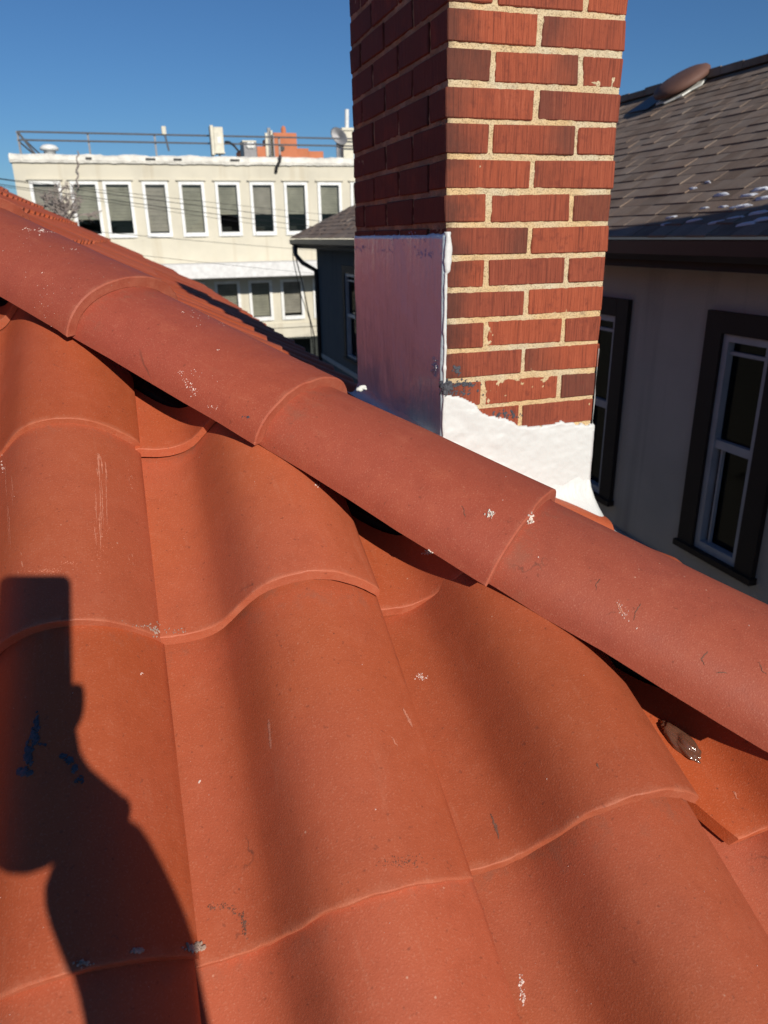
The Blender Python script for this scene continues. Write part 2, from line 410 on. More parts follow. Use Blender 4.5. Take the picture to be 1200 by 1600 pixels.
# small lay errors measured tile by tile: (col,row): (side shift, downslope shift, lift at left joint, lift at right joint)
ADJ = {(-1, 0): (0, 0, -.011, -.011), (-1, 1): (0, 0, .002, -.014), (0, 1): (0, 0, .010, .012), (0, 0): (.004, -.008, .006, .004), (0, 2): (0, -.004, -.022, -.002),
       (-1, 2): (.004, 0, .002, -.016), (1, 2): (-.010, .004, .022, .024), (1, 1): (.004, -.006, .000, .000), (0, 3): (0, 0, -.028, -.004), (1, 3): (0, 0, .010, .016), (-1, 3): (0, 0, -.008, -.026), (2, 2): (.006, -.036, .004, .004), (-2, 2): (0, 0, .002, .006), (-2, 1): (0, 0, -.004, .006)}
placed = []; count = 0
def place(i, k, U, V, N, O, lattice, cutters, parent, low_list=None):
    global count
    sh, dv, l0, l1 = (0, 0, 0, 0)
    rr = random.Random((i*131+k*17+lattice*7)*3+1)
    if lattice == 0 and (i, k) in ADJ: sh, dv, l0, l1 = ADJ[(i, k)]
    else: sh, dv, l0, l1 = rr.uniform(-.003, .003), rr.uniform(-.004, .004), rr.uniform(-.003, .003), rr.uniform(-.003, .003)
    U2 = (U + N*((l1-l0)/W)).normalized(); N2 = (N - U*((l1-l0)/W)).normalized()
    V2 = V
    if lattice == 0 and (i, k) in ADJ: V2 = (V - N*((l0+l1)/2/Q)).normalized(); N2 = (N2 - V2*N2.dot(V2)).normalized(); U2 = V2.cross(N2).normalized()
    org = O + U*(i*W+sh) + V*(-k*Q+dv) + N*l0
    mat = frame(U2, V2, N2, org)
    me = protos[rr.randrange(len(protos))]
    if lattice == 0 and (i, k) == (2, 2):                 # this one has its lower left corner broken off
        c1 = A0 + NU*(2.045*W) + NV*(-1.936*Q); c2 = A0 + NU*(2.155*W) + NV*(-2.10*Q)
        e_ = c2-c1; me = clip(me, mat, c1, Vector((e_.y, -e_.x, 0)).normalized() * (1 if Vector((e_.y, -e_.x, 0)).dot(NU) < 0 else -1))
    corners = [mat @ Vector((u, v, 0)) for u in (0, W) for v in (0, Q+.075)]
    for (co, no) in cutters:
        ds = [(c-co).dot(no) for c in corners]
        if min(ds) > -.02: return None
        if max(ds) > 0:
            me = clip(me, mat, co, no)
            if me is None: return None
    o = bpy.data.objects.new('roof_tile', me); COL.objects.link(o); o.matrix_world = mat; o.parent = parent
    count += 1; placed.append(((lattice, i, k), o)); return o

hn = Vector((1, 1, 0)).normalized()
hip_near = (Vector((0, HC-.050, 0)), hn)
hip_side = (Vector((0, HC+.050, 0)), -hn)
for k in range(-5, 4):
    for i in range(-5, 7):
        place(i, k, NU, NV, NN, A0 + NN*0, 0, [hip_near], house)
ROWH = Q*ct
# side slope, in front of the chimney
XEF = HC - (A0.y-3*Q*ct) - .02
OF = Vector((XEF, HC+.03-XEF, b0-ms*XEF)) - PN*.0175
for k in range(-8, 1):
    for i in range(0, 12):
        y0 = OF.y + i*W
        if y0 > 1.60: continue
        place(i, k, PU, PV, PN, OF, 1, [hip_side], house)
XE = .70
OB = Vector((XE, OF.y + math.ceil((1.60-OF.y)/W)*W, b0-ms*XE)) - PN*.0125
RIDX = -2.0
for k in range(-7, 1):
    for i in range(0, 27):
        x_ = XE + k*ROWH
        y_ = OB.y + i*W
        if x_ < -.6 and y_ < 2.6+(-.6-x_)*3: continue
        if y_ < 2.2 and k == 0: continue                      # left open beside the chimney: flashing and coating lie there
        place(i, k, PU, PV, PN, OB, 2, [hip_side, (Vector((RIDX, 0, 0)), Vector((-1, 0, 0)))], house)
YEND = OB.y + 27*W
print('single tiles', count)

# the rest of the tiling, out of the frame, joined
def tile_sheet(cells, U, V, N, O, name):
    low = tile_mesh(99, True); vs, fs = [], []
    for (i, k) in cells:
        mt = frame(U, V, N, O + U*(i*W) + V*(-k*Q)); n = len(vs)
        vs += [mt @ v.co for v in low.vertices]; fs += [[n+q for q in p_.vertices] for p_ in low.polygons]
    me = mesh_of(vs, fs, name, True); sharp(me); return me
cells = []
for k in range(-9, 4):
    for i in range(-16, 0):
        c = A0 + NU*((i+1)*W) + NV*(-(k)*Q+Q)
        xl = A0.x + i*W
        if i >= -5 and k >= -5: continue
        if c.x + c.y > HC-.06: continue
        if c.y - xl > HC - 2*RIDX + .05: continue
        cells.append((i, k))
link('tile_field', tile_sheet(cells, NU, NV, NN, A0, 'tile_field_mesh'), M_TILE, house, 'stuff')
cells = []
for k in range(-8, 1):
    for i in range(0, 27):
        x_ = XE + k*ROWH; y_ = OB.y + i*W
        if x_ < -.6 and y_ < 2.6+(-.6-x_)*3 and x_ + y_ > HC+.1 and x_ > RIDX+.2 or k == -8 and y_ > HC-RIDX: cells.append((i, k))
link('tile_field', tile_sheet(cells, PU, PV, PN, OB, 'tile_field_mesh'), M_TILE, house, 'stuff')
# opposite slope beyond the ridge
LU, LV, LN = Vector((0, -1, 0)), Vector((ct, 0, st_)), Vector((-st_, 0, ct))
zr = b0-ms*RIDX
cells = []
OL = Vector((2*RIDX-XE-.7, YEND, b0-ms*(XE+.7)))
for k in range(-9, 1):
    for i in range(0, 40):
        x_ = OL.x - k*ROWH; y_ = OL.y - (i+1)*W
        if y_ - x_ > HC-2*RIDX+.05 and x_ < RIDX-.1: cells.append((i, k))
link('tile_field', tile_sheet(cells, LU, LV, LN, OL, 'tile_field_mesh'), M_TILE, house, 'stuff')

# deck under the tiles, walls
D = .098
zn = lambda y: a0+ms*y-D
zs = lambda x: b0-ms*x-D
ye = A0.y-3*ROWH+.03; xe = HC-ye
ytop = HC-RIDX
dk = MB()
dk.add([(2*RIDX-xe, ye, zn(ye)), (xe, ye, zn(ye)), (RIDX, ytop, zn(ytop))], [(0, 1, 2)])
dk.add([(xe, ye, zs(xe)), (xe, 1.62, zs(xe)), (RIDX, 1.62 if 1.62 > ytop else ytop, zs(RIDX)), (RIDX, ytop, zs(RIDX))], [(0, 1, 2, 3)])
dk.add([(XE-.03, 1.62, zs(XE-.03)), (XE-.03, YEND, zs(XE-.03)), (RIDX, YEND, zs(RIDX)), (RIDX, ytop, zs(RIDX))], [(0, 1, 2, 3)])
dk.add([(2*RIDX-xe, ye, zs(xe)), (RIDX, ytop, zs(RIDX)), (RIDX, YEND, zs(RIDX)), (2*RIDX-xe, YEND, zs(xe))], [(0, 1, 2, 3)])
dk.build('roof_deck', M_DECK, house)
wl = MB()
wl.box(2*RIDX-xe+.35, xe-.30, ye+.35, 1.55, GZ, zn(ye)-.10)
wl.box(2*RIDX-xe+.36, XE-.10, 1.551, YEND-.1, GZ, zs(XE)-.12)
wl.build('wall', M_CREAM, house)
fb = MB(); fb.box(2*RIDX-xe, xe, ye-.02, ye, zn(ye)-.16, zn(ye)-.01); fb.box(xe, xe+.02, ye-.02, 1.62, zn(ye)-.16, zn(ye)-.01)
fb.build('fascia', M_DTRIM, house)
fb = MB(); fb.box(XE-.05, XE-.03, 2.33, YEND, zs(XE)-.15, zs(XE)-.012); fb.build('fascia', M_DTRIM, house)

# ------------------------------------------------------------------ hip tiles
hd = Vector((1, -1, -ms)).normalized()                   # down the hip
hup = Vector((ms, -ms, 2)).normalized()
hup = (hup - hd*hup.dot(hd)).normalized()
def hip_mesh(seed, a, b, L, aup, bup):
    rnd = random.Random(seed); ns = 26
    vs_ = [0, .002, .006, .02, .07, .14, .22, .30, .37, L]
    V = []; F = []; n = ns+1
    def pt(th, aa, bb): 
        c, s = math.cos(th), math.sin(th)
        s = abs(s)**.86
        return aa*(1 - c) if False else (-aa*c, bb*s)
    top, bot = [], []
    for j, v in enumerate(vs_):
        ta = 1 + (aup/a-1)*v/L; tb = 1 + (bup/b-1)*v/L; lf = 0
        for i in range(n):
            th = math.pi*i/ns
            x, z = pt(th, a*ta, b*tb)
            xi, zi = pt(th, (a-.017)*ta, (b-.017)*tb)
            ej = noise.noise((x*30, seed*2.1, 1))*.0024 + max(0, noise.noise((x*110, seed*1.3, 5))-.2)*.004
            dz = noise.noise((x*8+seed, v*6, 0))*.0018
            ez = 0
            if i in (0, ns): ez = noise.noise((v*60, seed*3.3, i))*.0022 + noise.noise((v*17, seed*1.9, i))*.003
            shrink = (.0018 if j == 0 else 0)
            top.append(Vector((x*(1-shrink*8), v + (ej if j < 2 else 0), z + lf + dz + ez - shrink)))
            bot.append(Vector((xi, v + (ej*.4 if j < 2 else 0), zi + lf + ez + (0 if 0 < i < ns else 0))))
    V = top + bot; nb = len(top); m = len(vs_)
    for j in range(m-1):
        for i in range(n-1):
            q = j*n+i; F.append((q, q+n, q+n+1, q+1)); F.append((nb+q, nb+q+1, nb+q+n+1, nb+q+n))
        q = j*n; F.append((q, nb+q, nb+q+n, q+n)); q = j*n+n-1; F.append((q, q+n, nb+q+n, nb+q))
    for i in range(n-1):
        F.append((i, i+1, nb+i+1, nb+i)); q = (m-1)*n+i; F.append((q, nb+q, nb+q+1, q+1))
    me = mesh_of(V, F, 'hip_tile_mesh', True); sharp(me, 40); me.materials.append(M_HIP); return me
# near lower corner of every hip tile's exposed end, and its half width and height
HN = {0: (-.360, 1.530, -.005), 1: (-.113, 1.273, -.141), 2: (.133, 1.018, -.276), 3: (.373, .755, -.416), 4: (.618, .500, -.553)}
HS = {0: (.126, .090), 1: (.126, .088), 2: (.125, .079), 3: (.134, .087), 4: (.130, .088)}
hips = {}
def hipN(k):
    if k in HN: return Vector(HN[k])
    if k < 0: return Vector(HN[0]) - Vector((.2475, -.2475, -.2475*ms))*(-k)
    return Vector(HN[4]) + Vector((.2475, -.2475, -.2475*ms))*(k-4)
for k in range(-6, 8):
    N_ = hipN(k)
    if N_.x > .98: break
    a, b = HS.get(k, (.126, .085)); a2, b2 = HS.get(k-1, (.126, .085))
    c_lo = N_ + hn*a; c_up = hipN(k-1) + hn*a2 - hup*.006
    seg_ = (c_up-c_lo); Lv = seg_.length; ax = seg_.normalized()
    L_ = Lv + .065
    o = link('hip_tile', hip_mesh(k+20, a, b, L_, a-(a-(a2-.017))*L_/Lv, b2-.012), None, house)
    lat = (hn - ax*hn.dot(ax)).normalized(); up_ = lat.cross(ax).normalized()
    o.matrix_world = frame(lat, ax, up_, c_lo)
    hips[k] = o
for k in range(0, 15):                                    # ridge
    o = link('ridge_tile', hips[-1].data, None, house)
    o.matrix_world = frame(Vector((-1, 0, 0)), Vector((0, -1, 0)), Vector((0, 0, 1)), Vector((RIDX, ytop+.32+.37*k, zr+.055)))
nl = MB()
p0 = Vector((RIDX, ytop, zr-.05)); p1 = Vector((HC-ye, ye, zn(ye)+.01))
nl.tube([p0, p1], .030, 4); nl.build('hip_board', M_DECK, house)

# ------------------------------------------------------------------ chimney
CX, CY, CZ = .6541, 1.5941, .4250
ML = .2064; MC = .06804; JT = .0115
chim = thing('brick_chimney', 'red scored brick chimney with cream mortar and white coated base rising through the tiles', 'chimney', (CX, CY, -.9))
def brick_mesh(L, Wd, H, seed):
    rnd = random.Random(seed); bm = bmesh.new(); bmesh.ops.create_cube(bm, size=1)
    for v in bm.verts:
        v.co = Vector((v.co.x*L, v.co.y*Wd, v.co.z*H)) + Vector([rnd.uniform(-.0018, .0018) for _ in range(3)])
    bmesh.ops.bevel(bm, geom=bm.edges[:], offset=.0022, segments=1, affect='EDGES')
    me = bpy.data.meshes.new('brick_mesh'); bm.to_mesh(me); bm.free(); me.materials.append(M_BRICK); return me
BH = MC-JT; BL = ML-JT; BW = ML/2-JT
full = [brick_mesh(BL, BW, BH, s_) for s_ in range(6)]; half = [brick_mesh(BW, BW, BH, 20+s_) for s_ in range(3)]
br = random.Random(5)
x1, y1 = CX+2*ML, CY+3.5*ML
def brick(xa, xb, ya, yb, k, along='x', hf=False):
    """brick filling xa..xb, ya..yb of course k (house axes, from the chimney corner)"""
    o = bpy.data.objects.new('brick', br.choice(half if hf else full)); COL.objects.link(o)
    base = (BW if hf else BL, BW)
    lx, ly = (xb-xa, yb-ya) if along == 'x' else (yb-ya, xb-xa)
    jt = lambda a: br.uniform(-a, a)
    M_ = Matrix.Translation((CX+(xa+xb)/2+jt(.0010), CY+(ya+yb)/2+jt(.0010), CZ-(k+.5)*MC+jt(.0009)))
    rot = (0 if along == 'x' else math.pi/2) + jt(.003)
    o.matrix_world = M_ @ Matrix.Rotation(rot, 4, 'Z') @ Matrix.Diagonal((lx/base[0]*(1+jt(.004)), ly/base[1], 1, 1))
    o.parent = chim; o.matrix_parent_inverse = Matrix.Translation(-Vector(chim.location))
h_ = JT/2; WX, WY = 2*ML, 3.5*ML; hw = .5*ML-h_
for k in range(-6, 15):
    if k % 2 == 0:
        brick(0, ML-h_, 0, hw, k); brick(ML+h_, WX, 0, hw, k)
        for (a, b) in ((.5*ML+h_, 1.5*ML-h_), (1.5*ML+h_, 2.5*ML-h_), (2.5*ML+h_, WY)):
            brick(0, hw, a, b, k, 'y'); brick(WX-hw, WX, a, b, k, 'y')
        if k < 6: brick(hw+JT, WX-hw-JT, WY-hw, WY, k)
    else:
        brick(.5*ML+h_, 1.5*ML-h_, 0, hw, k)
        for (a, b) in ((0, ML-h_), (ML+h_, 2*ML-h_), (2*ML+h_, 3*ML-h_)):
            brick(0, hw, a, b, k, 'y'); brick(WX-hw, WX, a, b, k, 'y')
        if k < 6: brick(0, ML-h_, WY-hw, WY, k); brick(ML+h_, WX, WY-hw, WY, k)
# mortar core, rough faced
def rough_box(x0, x1_, y0, y1_, z0, z1, step, amp, name, mat, parent):
    bm = bmesh.new()
    def face(o_, u, v, nrm):
        nu = max(1, int(u.length/step)); nv = max(1, int(v.length/step)); g = []
        for a in range(nu+1):
            row = []
            for b in range(nv+1):
                p_ = o_ + u*(a/nu) + v*(b/nv)
                d = noise.noise(p_*55)*amp + noise.noise(p_*160)*amp*.6
                if a in (0, nu) or b in (0, nv): d = 0
                row.append(bm.verts.new(p_ + nrm*d))
            g.append(row)
        for a in range(nu):
            for b in range(nv): bm.faces.new((g[a][b], g[a+1][b], g[a+1][b+1], g[a][b+1]))
    X, Y, Z = Vector((x1_-x0, 0, 0)), Vector((0, y1_-y0, 0)), Vector((0, 0, z1-z0)); o_ = Vector((x0, y0, z0))
    face(o_, X, Z, Vector((0, -1, 0))); face(o_+Y, Z, X, Vector((0, 1, 0)))
    face(o_, Z, Y, Vector((-1, 0, 0))); face(o_+X, Y, Z, Vector((1, 0, 0))); face(o_+Z, X, Y, Vector((0, 0, 1)))
    me = bpy.data.meshes.new(name); bm.to_mesh(me); bm.free()
    for p_ in me.polygons: p_.use_smooth = True
    sharp(me, 40); return link(name, me, mat, parent)
ins = .0032
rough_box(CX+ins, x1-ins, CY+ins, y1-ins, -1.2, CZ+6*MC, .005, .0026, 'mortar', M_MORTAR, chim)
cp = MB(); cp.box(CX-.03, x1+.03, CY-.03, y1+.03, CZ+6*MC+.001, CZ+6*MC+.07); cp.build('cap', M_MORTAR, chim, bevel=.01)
cp = MB(); cp.tube([(CX+ML, CY+.2, CZ+6*MC+.07), (CX+ML, CY+.2, CZ+6*MC+.30)], .11, 20); cp.build('flue', M_ORANGE, chim)

# white coating on the front: outline measured on the face
FR = [(690, 360), (703, 362), (703, 400), (696, 410), (695, 560), (690, 600), (697, 618), (720, 620), (742, 632), (752, 646), (800, 657), (808, 666), (850, 666), (872, 659), (886, 661), (924, 664)]
edge = []
for (u, v) in FR:
    p_ = on_y(u, v, CY); edge.append((p_.x-CX, p_.z))
pz_top = edge[1][1]
band = [(z, x) for (x, z) in edge[1:7]]                  # width of the corner bead against height
upper = edge[6:]
def corner_w(z):
    b_ = sorted(band)
    if z > b_[-1][0]: return -1
    for q in range(len(b_)-1):
        if b_[q][0] <= z <= b_[q+1][0]:
            t = (z-b_[q][0])/(b_[q+1][0]-b_[q][0]+1e-9); return b_[q][1]*(1-t)+b_[q+1][1]*t
    return b_[0][1]
def top_z(x):
    u_ = upper
    if x <= u_[0][0]: return u_[0][1]
    for q in range(len(u_)-1):
        if u_[q][0] <= x <= u_[q+1][0]:
            t = (x-u_[q][0])/(u_[q+1][0]-u_[q][0]+1e-9); return u_[q][1]*(1-t)+u_[q+1][1]*t
    return u_[-1][1]
bm = bmesh.new(); step = .004; gx = int(2*ML/step)+1; z0, z1 = -.90, pz_top+.004; gz = int((z1-z0)/step)
grid = {}
def inside(x, z):
    n_ = noise.noise((x*70, z*70, 2))*.004 + noise.noise((x*180, z*180, 5))*.0025
    return z < top_z(x)+n_ or x < corner_w(z) + n_*1.7 + .001
def relief(x, z):
    d = .0055 + noise.noise((x*28, z*28, 0))*.0022 + noise.noise((x*75, z*75, 4))*.0010
    fz = ((CZ - z)/MC) % 1; row = int((CZ - z)//MC); fx = ((x/ML) + (0 if row % 2 == 0 else .5)) % 1
    gz_ = math.exp(-(min(fz, 1-fz)*MC/.0042)**2); gx_ = math.exp(-(min(fx, 1-fx)*ML/.0042)**2)
    k_ = .45 + .55*max(0, min(1, (x-.22)/.1))*max(0, min(1, (z+.52)/.08))
    return d - .0030*max(gz_, gx_)*(k_-.35)
def gv(i, jz):
    if (i, jz) not in grid:
        x, z = i*step, z0+jz*step
        n4 = sum(inside(x+dx, z+dz) for dx in (-step, 0, step) for dz in (-step, 0, step))/9
        d = relief(x, z)*min(1, n4*1.3) - (0 if n4 > .3 else .006)
        if x > 2*ML-.004: x = 2*ML+.004
        grid[(i, jz)] = bm.verts.new((CX+x, CY-d, z))
    return grid[(i, jz)]
for i in range(gx):
    for jz in range(gz):
        if inside((i+.5)*step, z0+(jz+.5)*step): bm.faces.new((gv(i, jz), gv(i+1, jz), gv(i+1, jz+1), gv(i, jz+1)))
# back edge skirt so the coat has thickness
for e in [e for e in bm.edges if len(e.link_faces) == 1]:
    a, b = e.verts
    bm.faces.new((b, a, bm.verts.new((a.co.x, CY+.006, a.co.z)), bm.verts.new((b.co.x, CY+.006, b.co.z))))
bmesh.ops.remove_doubles(bm, verts=bm.verts, dist=1e-5)
bmesh.ops.recalc_face_normals(bm, faces=bm.faces)
me = bpy.data.meshes.new('coat'); bm.to_mesh(me); bm.free()
for p_ in me.polygons: p_.use_smooth = True
link('front_coating', me, M_WPAINT, chim)
# coating on the shaded side, trowelled smooth
def sheet(o_, u, v, nrm, step, dfun, name, mat, parent, topfun=None):
    bm = bmesh.new(); nu, nv = int(u.length/step), int(v.length/step); g = []
    for a in range(nu+1):
        row = []
        for b in range(nv+1):
            s_, t_ = a/nu, b/nv
            p_ = o_ + u*s_ + v*t_
            if topfun and b == nv: p_ = p_ + v.normalized()*topfun(s_)
            d = dfun(s_, t_, p_) if 0 < a < nu and b < nv else -.004
            row.append(bm.verts.new(p_ + nrm*d))
        g.append(row)
    for a in range(nu):
        for b in range(nv): bm.faces.new((g[a][b], g[a+1][b], g[a+1][b+1], g[a][b+1]))
    bmesh.ops.recalc_face_normals(bm, faces=bm.faces)
    me = bpy.data.meshes.new(name); bm.to_mesh(me); bm.free()
    for p_ in me.polygons: p_.use_smooth = True
    return link(name, me, mat, parent)
sheet(Vector((CX, CY-.005, -.9)), Vector((0, 3.5*ML+.008, 0)), Vector((0, 0, .9+pz_top-.002)), Vector((-1, 0, 0)), .007,
      lambda s_, t_, p_: .006 + noise.noise(p_*9)*.0030 + noise.noise(p_*24)*.0010 + noise.noise(Vector((0, p_.y*60, p_.z*12)))*.0006, 'side_coating', M_SPAINT, chim,
      lambda s_: noise.noise((s_*30, 0, 0))*.004)
sheet(Vector((x1, CY-.004, -.9)), Vector((0, 3.5*ML, 0)), Vector((0, 0, .9-.262)), Vector((1, 0, 0)), .01,
      lambda s_, t_, p_: .005 + noise.noise(p_*20)*.003, 'right_side_coating', M_WPAINT, chim)
# flared coating where the chimney meets the roof
def zroof(x): return b0 - ms*x
sk = bmesh.new(); path = []
for t in range(0, 40): path.append((Vector((CX, y1 - 3.5*ML*t/40, 0)), Vector((-1, 0, 0))))
for t in range(0, 41): path.append((Vector((CX + 2*ML*t/40, CY, 0)), Vector((0, -1, 0))))
for t in range(1, 8): an = t/8*math.pi/2; path.append((Vector((x1, CY, 0)), Vector((math.sin(an), -math.cos(an), 0))))
for t in range(0, 40): path.append((Vector((x1, CY + 3.4*ML*t/40, 0)), Vector((1, 0, 0))))
rows = []
for q, (p_, nr_) in enumerate(path):
    row = []; big = max(0, min(1, (q-66)/16)); big = big*big*(3-2*big)
    for s_ in range(9):
        f_ = s_/8; out = .004 + (.040+.075*big)*f_**1.4 + noise.noise((q*.13, f_*1.5, 0))*.010*f_
        hh = (.050+.070*big)*(1-f_)**2.0 + noise.noise((q*.15, f_*2, 7))*.004
        pp = p_ + nr_*out
        row.append(sk.verts.new((pp.x, pp.y, zroof(pp.x) + .030 + hh)))
    rows.append(row)
for q in range(len(rows)-1):
    for s_ in range(8): sk.faces.new((rows[q][s_], rows[q][s_+1], rows[q+1][s_+1], rows[q+1][s_]))
bmesh.ops.recalc_face_normals(sk, faces=sk.faces)
me = bpy.data.meshes.new('skirt'); sk.to_mesh(me); sk.free()
for p_ in me.polygons: p_.use_smooth = True
link('flared_base_coating', me, M_WPAINT, chim)
# ragged bead of coating along the front left corner
bm = bmesh.new(); rings = []; nz = 150
for q in range(nz+1):
    z = pz_top - (pz_top+.62)*q/nz; t_ = q/nz
    rr = .0030 + .0040*abs(noise.noise((z*22, 1, 0))) + .0035*max(0, noise.noise((z*60, 4, 0))) + (.0060*math.sin(math.pi*min(1, t_/.14)) if t_ < .14 else 0)
    if q in (0, nz): rr = .001
    c_ = Vector((CX+.001+noise.noise((z*18, 8, 0))*.0025 + (.004 if t_ < .14 else 0), CY-.004+noise.noise((z*25, 3, 2))*.001, z))
    rings.append([bm.verts.new(c_ + Vector((math.cos(a_*math.pi/5)*rr, math.sin(a_*math.pi/5)*min(rr, .006)*.8, 0))) for a_ in range(10)])
for q in range(nz):
    for a_ in range(10): bm.faces.new((rings[q][a_], rings[q][(a_+1) % 10], rings[q+1][(a_+1) % 10], rings[q+1][a_]))
bmesh.ops.recalc_face_normals(bm, faces=bm.faces)
me = bpy.data.meshes.new('bead'); bm.to_mesh(me); bm.free()
for p_ in me.polygons: p_.use_smooth = True
link('corner_bead', me, M_WPAINT, chim)

# ------------------------------------------------------------------ marks laid on surfaces (found by ray casting)
bpy.context.view_layer.update()
deps = bpy.context.evaluated_depsgraph_get()
def bvh_of(objs):
    vs, fs, own = [], [], []
    for o_ in objs:
        n = len(vs); mw = o_.matrix_world
        vs += [mw @ v.co for v in o_.data.vertices]
        for p_ in o_.data.polygons: fs.append([n+q for q in p_.vertices]); own.append(o_)
    return BVHTree.FromPolygons(vs, fs), own
near_objs = [o_ for (key, o_) in placed if key[0] == 0] + list(hips.values())
BV, OWN = bvh_of(near_objs)
chim_objs = [o_ for o_ in COL.objects if o_.parent is chim and o_.type == 'MESH' and not o_.name.startswith(('front_c',))]
BVC, OWNC = bvh_of(chim_objs)
def flecks(name, pts, mat, bv=None, own=None, lift=.0004, thick=0, seed=1, big=.0022):
    """pts: (u,v,spread_u,spread_v,count,size) small irregular flakes lying on the surface"""
    bv = bv or BV; own = own or OWN; rnd = random.Random(seed); mb = MB(); host = None
    for (u, v, su, sv, cnt, sz) in pts:
        for _ in range(cnt):
            uu, vv = u + rnd.gauss(0, 1)*su, v + rnd.gauss(0, 1)*sv
            h = bv.ray_cast(Vector((0, 0, 0)), px(uu, vv))
            if h[0] is None: continue
            loc, nr_, fi, _d = h
            if nr_.dot(px(uu, vv)) > 0: nr_ = -nr_
            if host is None: host = own[fi]
            a = nr_.orthogonal().normalized(); b = nr_.cross(a)
            s_ = sz*rnd.uniform(.35, 1.2); an0 = rnd.random()*6; el = rnd.uniform(.4, 1); n = 7
            ring = []
            for q in range(n):
                an = an0 + 2*math.pi*q/n; rr = s_*rnd.uniform(.6, 1.15)
                c_, s2 = math.cos(an)*rr, math.sin(an)*rr*el
                ring.append(loc + a*c_ + b*s2 + nr_*lift*.3)
            top = [p_*.6 + loc*.4 + nr_*(lift+thick) for p_ in ring]
            mb.add(ring + top, [(q, (q+1) % n, n+(q+1) % n, n+q) for q in range(n)] + [tuple(n+q for q in range(n))])
    if not mb.v or host is None: return None
    inv = host.matrix_world.inverted(); mb.v = [inv @ v for v in mb.v]
    o_ = mb.build(name, mat, host, smooth=False); return o_
def streak(name, pts, mat, wd=.0012, seed=3, bv=None, own=None, lift=.0004, jit=.6, step=2.0):
    """thin ragged line following the surface through the given points"""
    bv = bv or BV; own = own or OWN; rnd = random.Random(seed); mb = MB(); host = None; prev = None
    P = []
    for q in range(len(pts)-1):
        (u0, v0), (u1, v1) = pts[q], pts[q+1]; n = max(2, int(math.hypot(u1-u0, v1-v0)/step))
        for t in range(n): P.append((u0+(u1-u0)*t/n + rnd.gauss(0, jit), v0+(v1-v0)*t/n + rnd.gauss(0, jit)))
    L_ = len(P)
    for q, (u, v) in enumerate(P):
        h = bv.ray_cast(Vector((0, 0, 0)), px(u, v))
        if h[0] is None: prev = None; continue
        loc, nr_, fi, _d = h
        if nr_.dot(px(u, v)) > 0: nr_ = -nr_
        if host is None: host = own[fi]
        loc = loc + nr_*lift
        if prev is not None and (loc-prev).length < .05:
            d = (loc-prev).normalized(); sd_ = d.cross(nr_).normalized()*wd*rnd.uniform(.3, 1.1)*(.25 + math.sin(math.pi*(q+.5)/L_))
            mb.add([prev-sd_, prev+sd_, loc+sd_*.8, loc-sd_*.8], [(0, 1, 2, 3)])
        prev = loc
    if not mb.v: return None
    inv = host.matrix_world.inverted(); mb.v = [inv @ v for v in mb.v]
    return mb.build(name, mat, host)
# lichen and paint flecks on the hip tiles
flecks('lichen_patch', [(766, 804, 3.0, 3.0, 34, .0016)], M_LICHEN, thick=.0012, seed=2)
flecks('lichen_patch', [(830, 810, 2.4, 4.2, 34, .0016), (826, 816, 2, 2, 10, .0015)], M_LICHEN, thick=.0012, seed=3)
flecks('lichen_patch', [(668, 863, 4.2, 2.0, 26, .0013)], M_LICHEN, thick=.001, seed=4)
flecks('lichen_patch', [(495, 759, 2, 1, 7, .0011)], M_LICHEN, thick=.0008, seed=5)
flecks('paint_fleck', [(40, 357, 3, 1, 10, .0012), (52, 359, 5, 1.2, 10, .0010), (64, 360, 2.4, 1.4, 10, .0026), (76, 362, 5, 1.5, 14, .0010)], M_CHALK, seed=6)
flecks('paint_fleck', [(114, 390, 8, 1, 8, .0011), (68, 425, 2, 1, 4, .0009), (62, 367, 1, 1, 3, .0014), (187, 399, 6, 2, 12, .0009)], M_CHALK, seed=7)
flecks('paint_fleck', [(290, 594, 3, 3, 12, .0008), (295, 603, 3, 3, 12, .0010), (301, 612, 2.5, 3, 14, .0012), (283, 584, 2, 2, 8, .0009), (304, 580, 4, 3, 8, .0007)], M_CHALK, seed=8)
flecks('paint_fleck', [(286, 488, 2, 1, 5, .0013), (305, 497, 7, 5, 10, .0011), (328, 495, 2, 1.5, 5, .0014), (375, 513, 3, 1, 5, .0010), (350, 503, 8, 3, 6, .0010), (342, 546, 2, 1, 4, .0010), (333, 638, 5, 4, 10, .0009), (325, 590, 9, 5, 6, .0007)], M_CHALK, seed=9)
flecks('paint_fleck', [(70, 460, 12, 30, 26, .0007), (30, 380, 20, 10, 14, .0006), (150, 430, 40, 16, 20, .0006)], M_CHALK, seed=10)
flecks('paint_fleck', [(972, 955, 3, 6, 18, .0008), (968, 945, 3, 3, 6, .0010), (980, 962, 5, 4, 8, .0008), (995, 982, 1, 1, 3, .0016)], M_CHALK, seed=11)
streak('scratch', [(964, 942), (972, 962)], M_RUB, .0008, 12); streak('scratch', [(968, 945), (978, 968)], M_RUB, .0007, 13)
for q, pts in enumerate([[(938, 905), (932, 912), (931, 926)], [(1002, 943), (992, 958), (990, 972)], [(1105, 1018), (1096, 1030), (1102, 1042)], [(1118, 1052), (1130, 1050), (1140, 1054)], [(1186, 1035), (1192, 1050), (1200, 1054)], [(722, 790), (725, 800), (728, 812)]]):
    streak('hairline_crack', pts, M_SCUFF, .0007, 20+q, jit=.45, step=2.2)
flecks('chip', [(383, 651, 3, 1.2, 10, .0020)], M_TAR, seed=12)
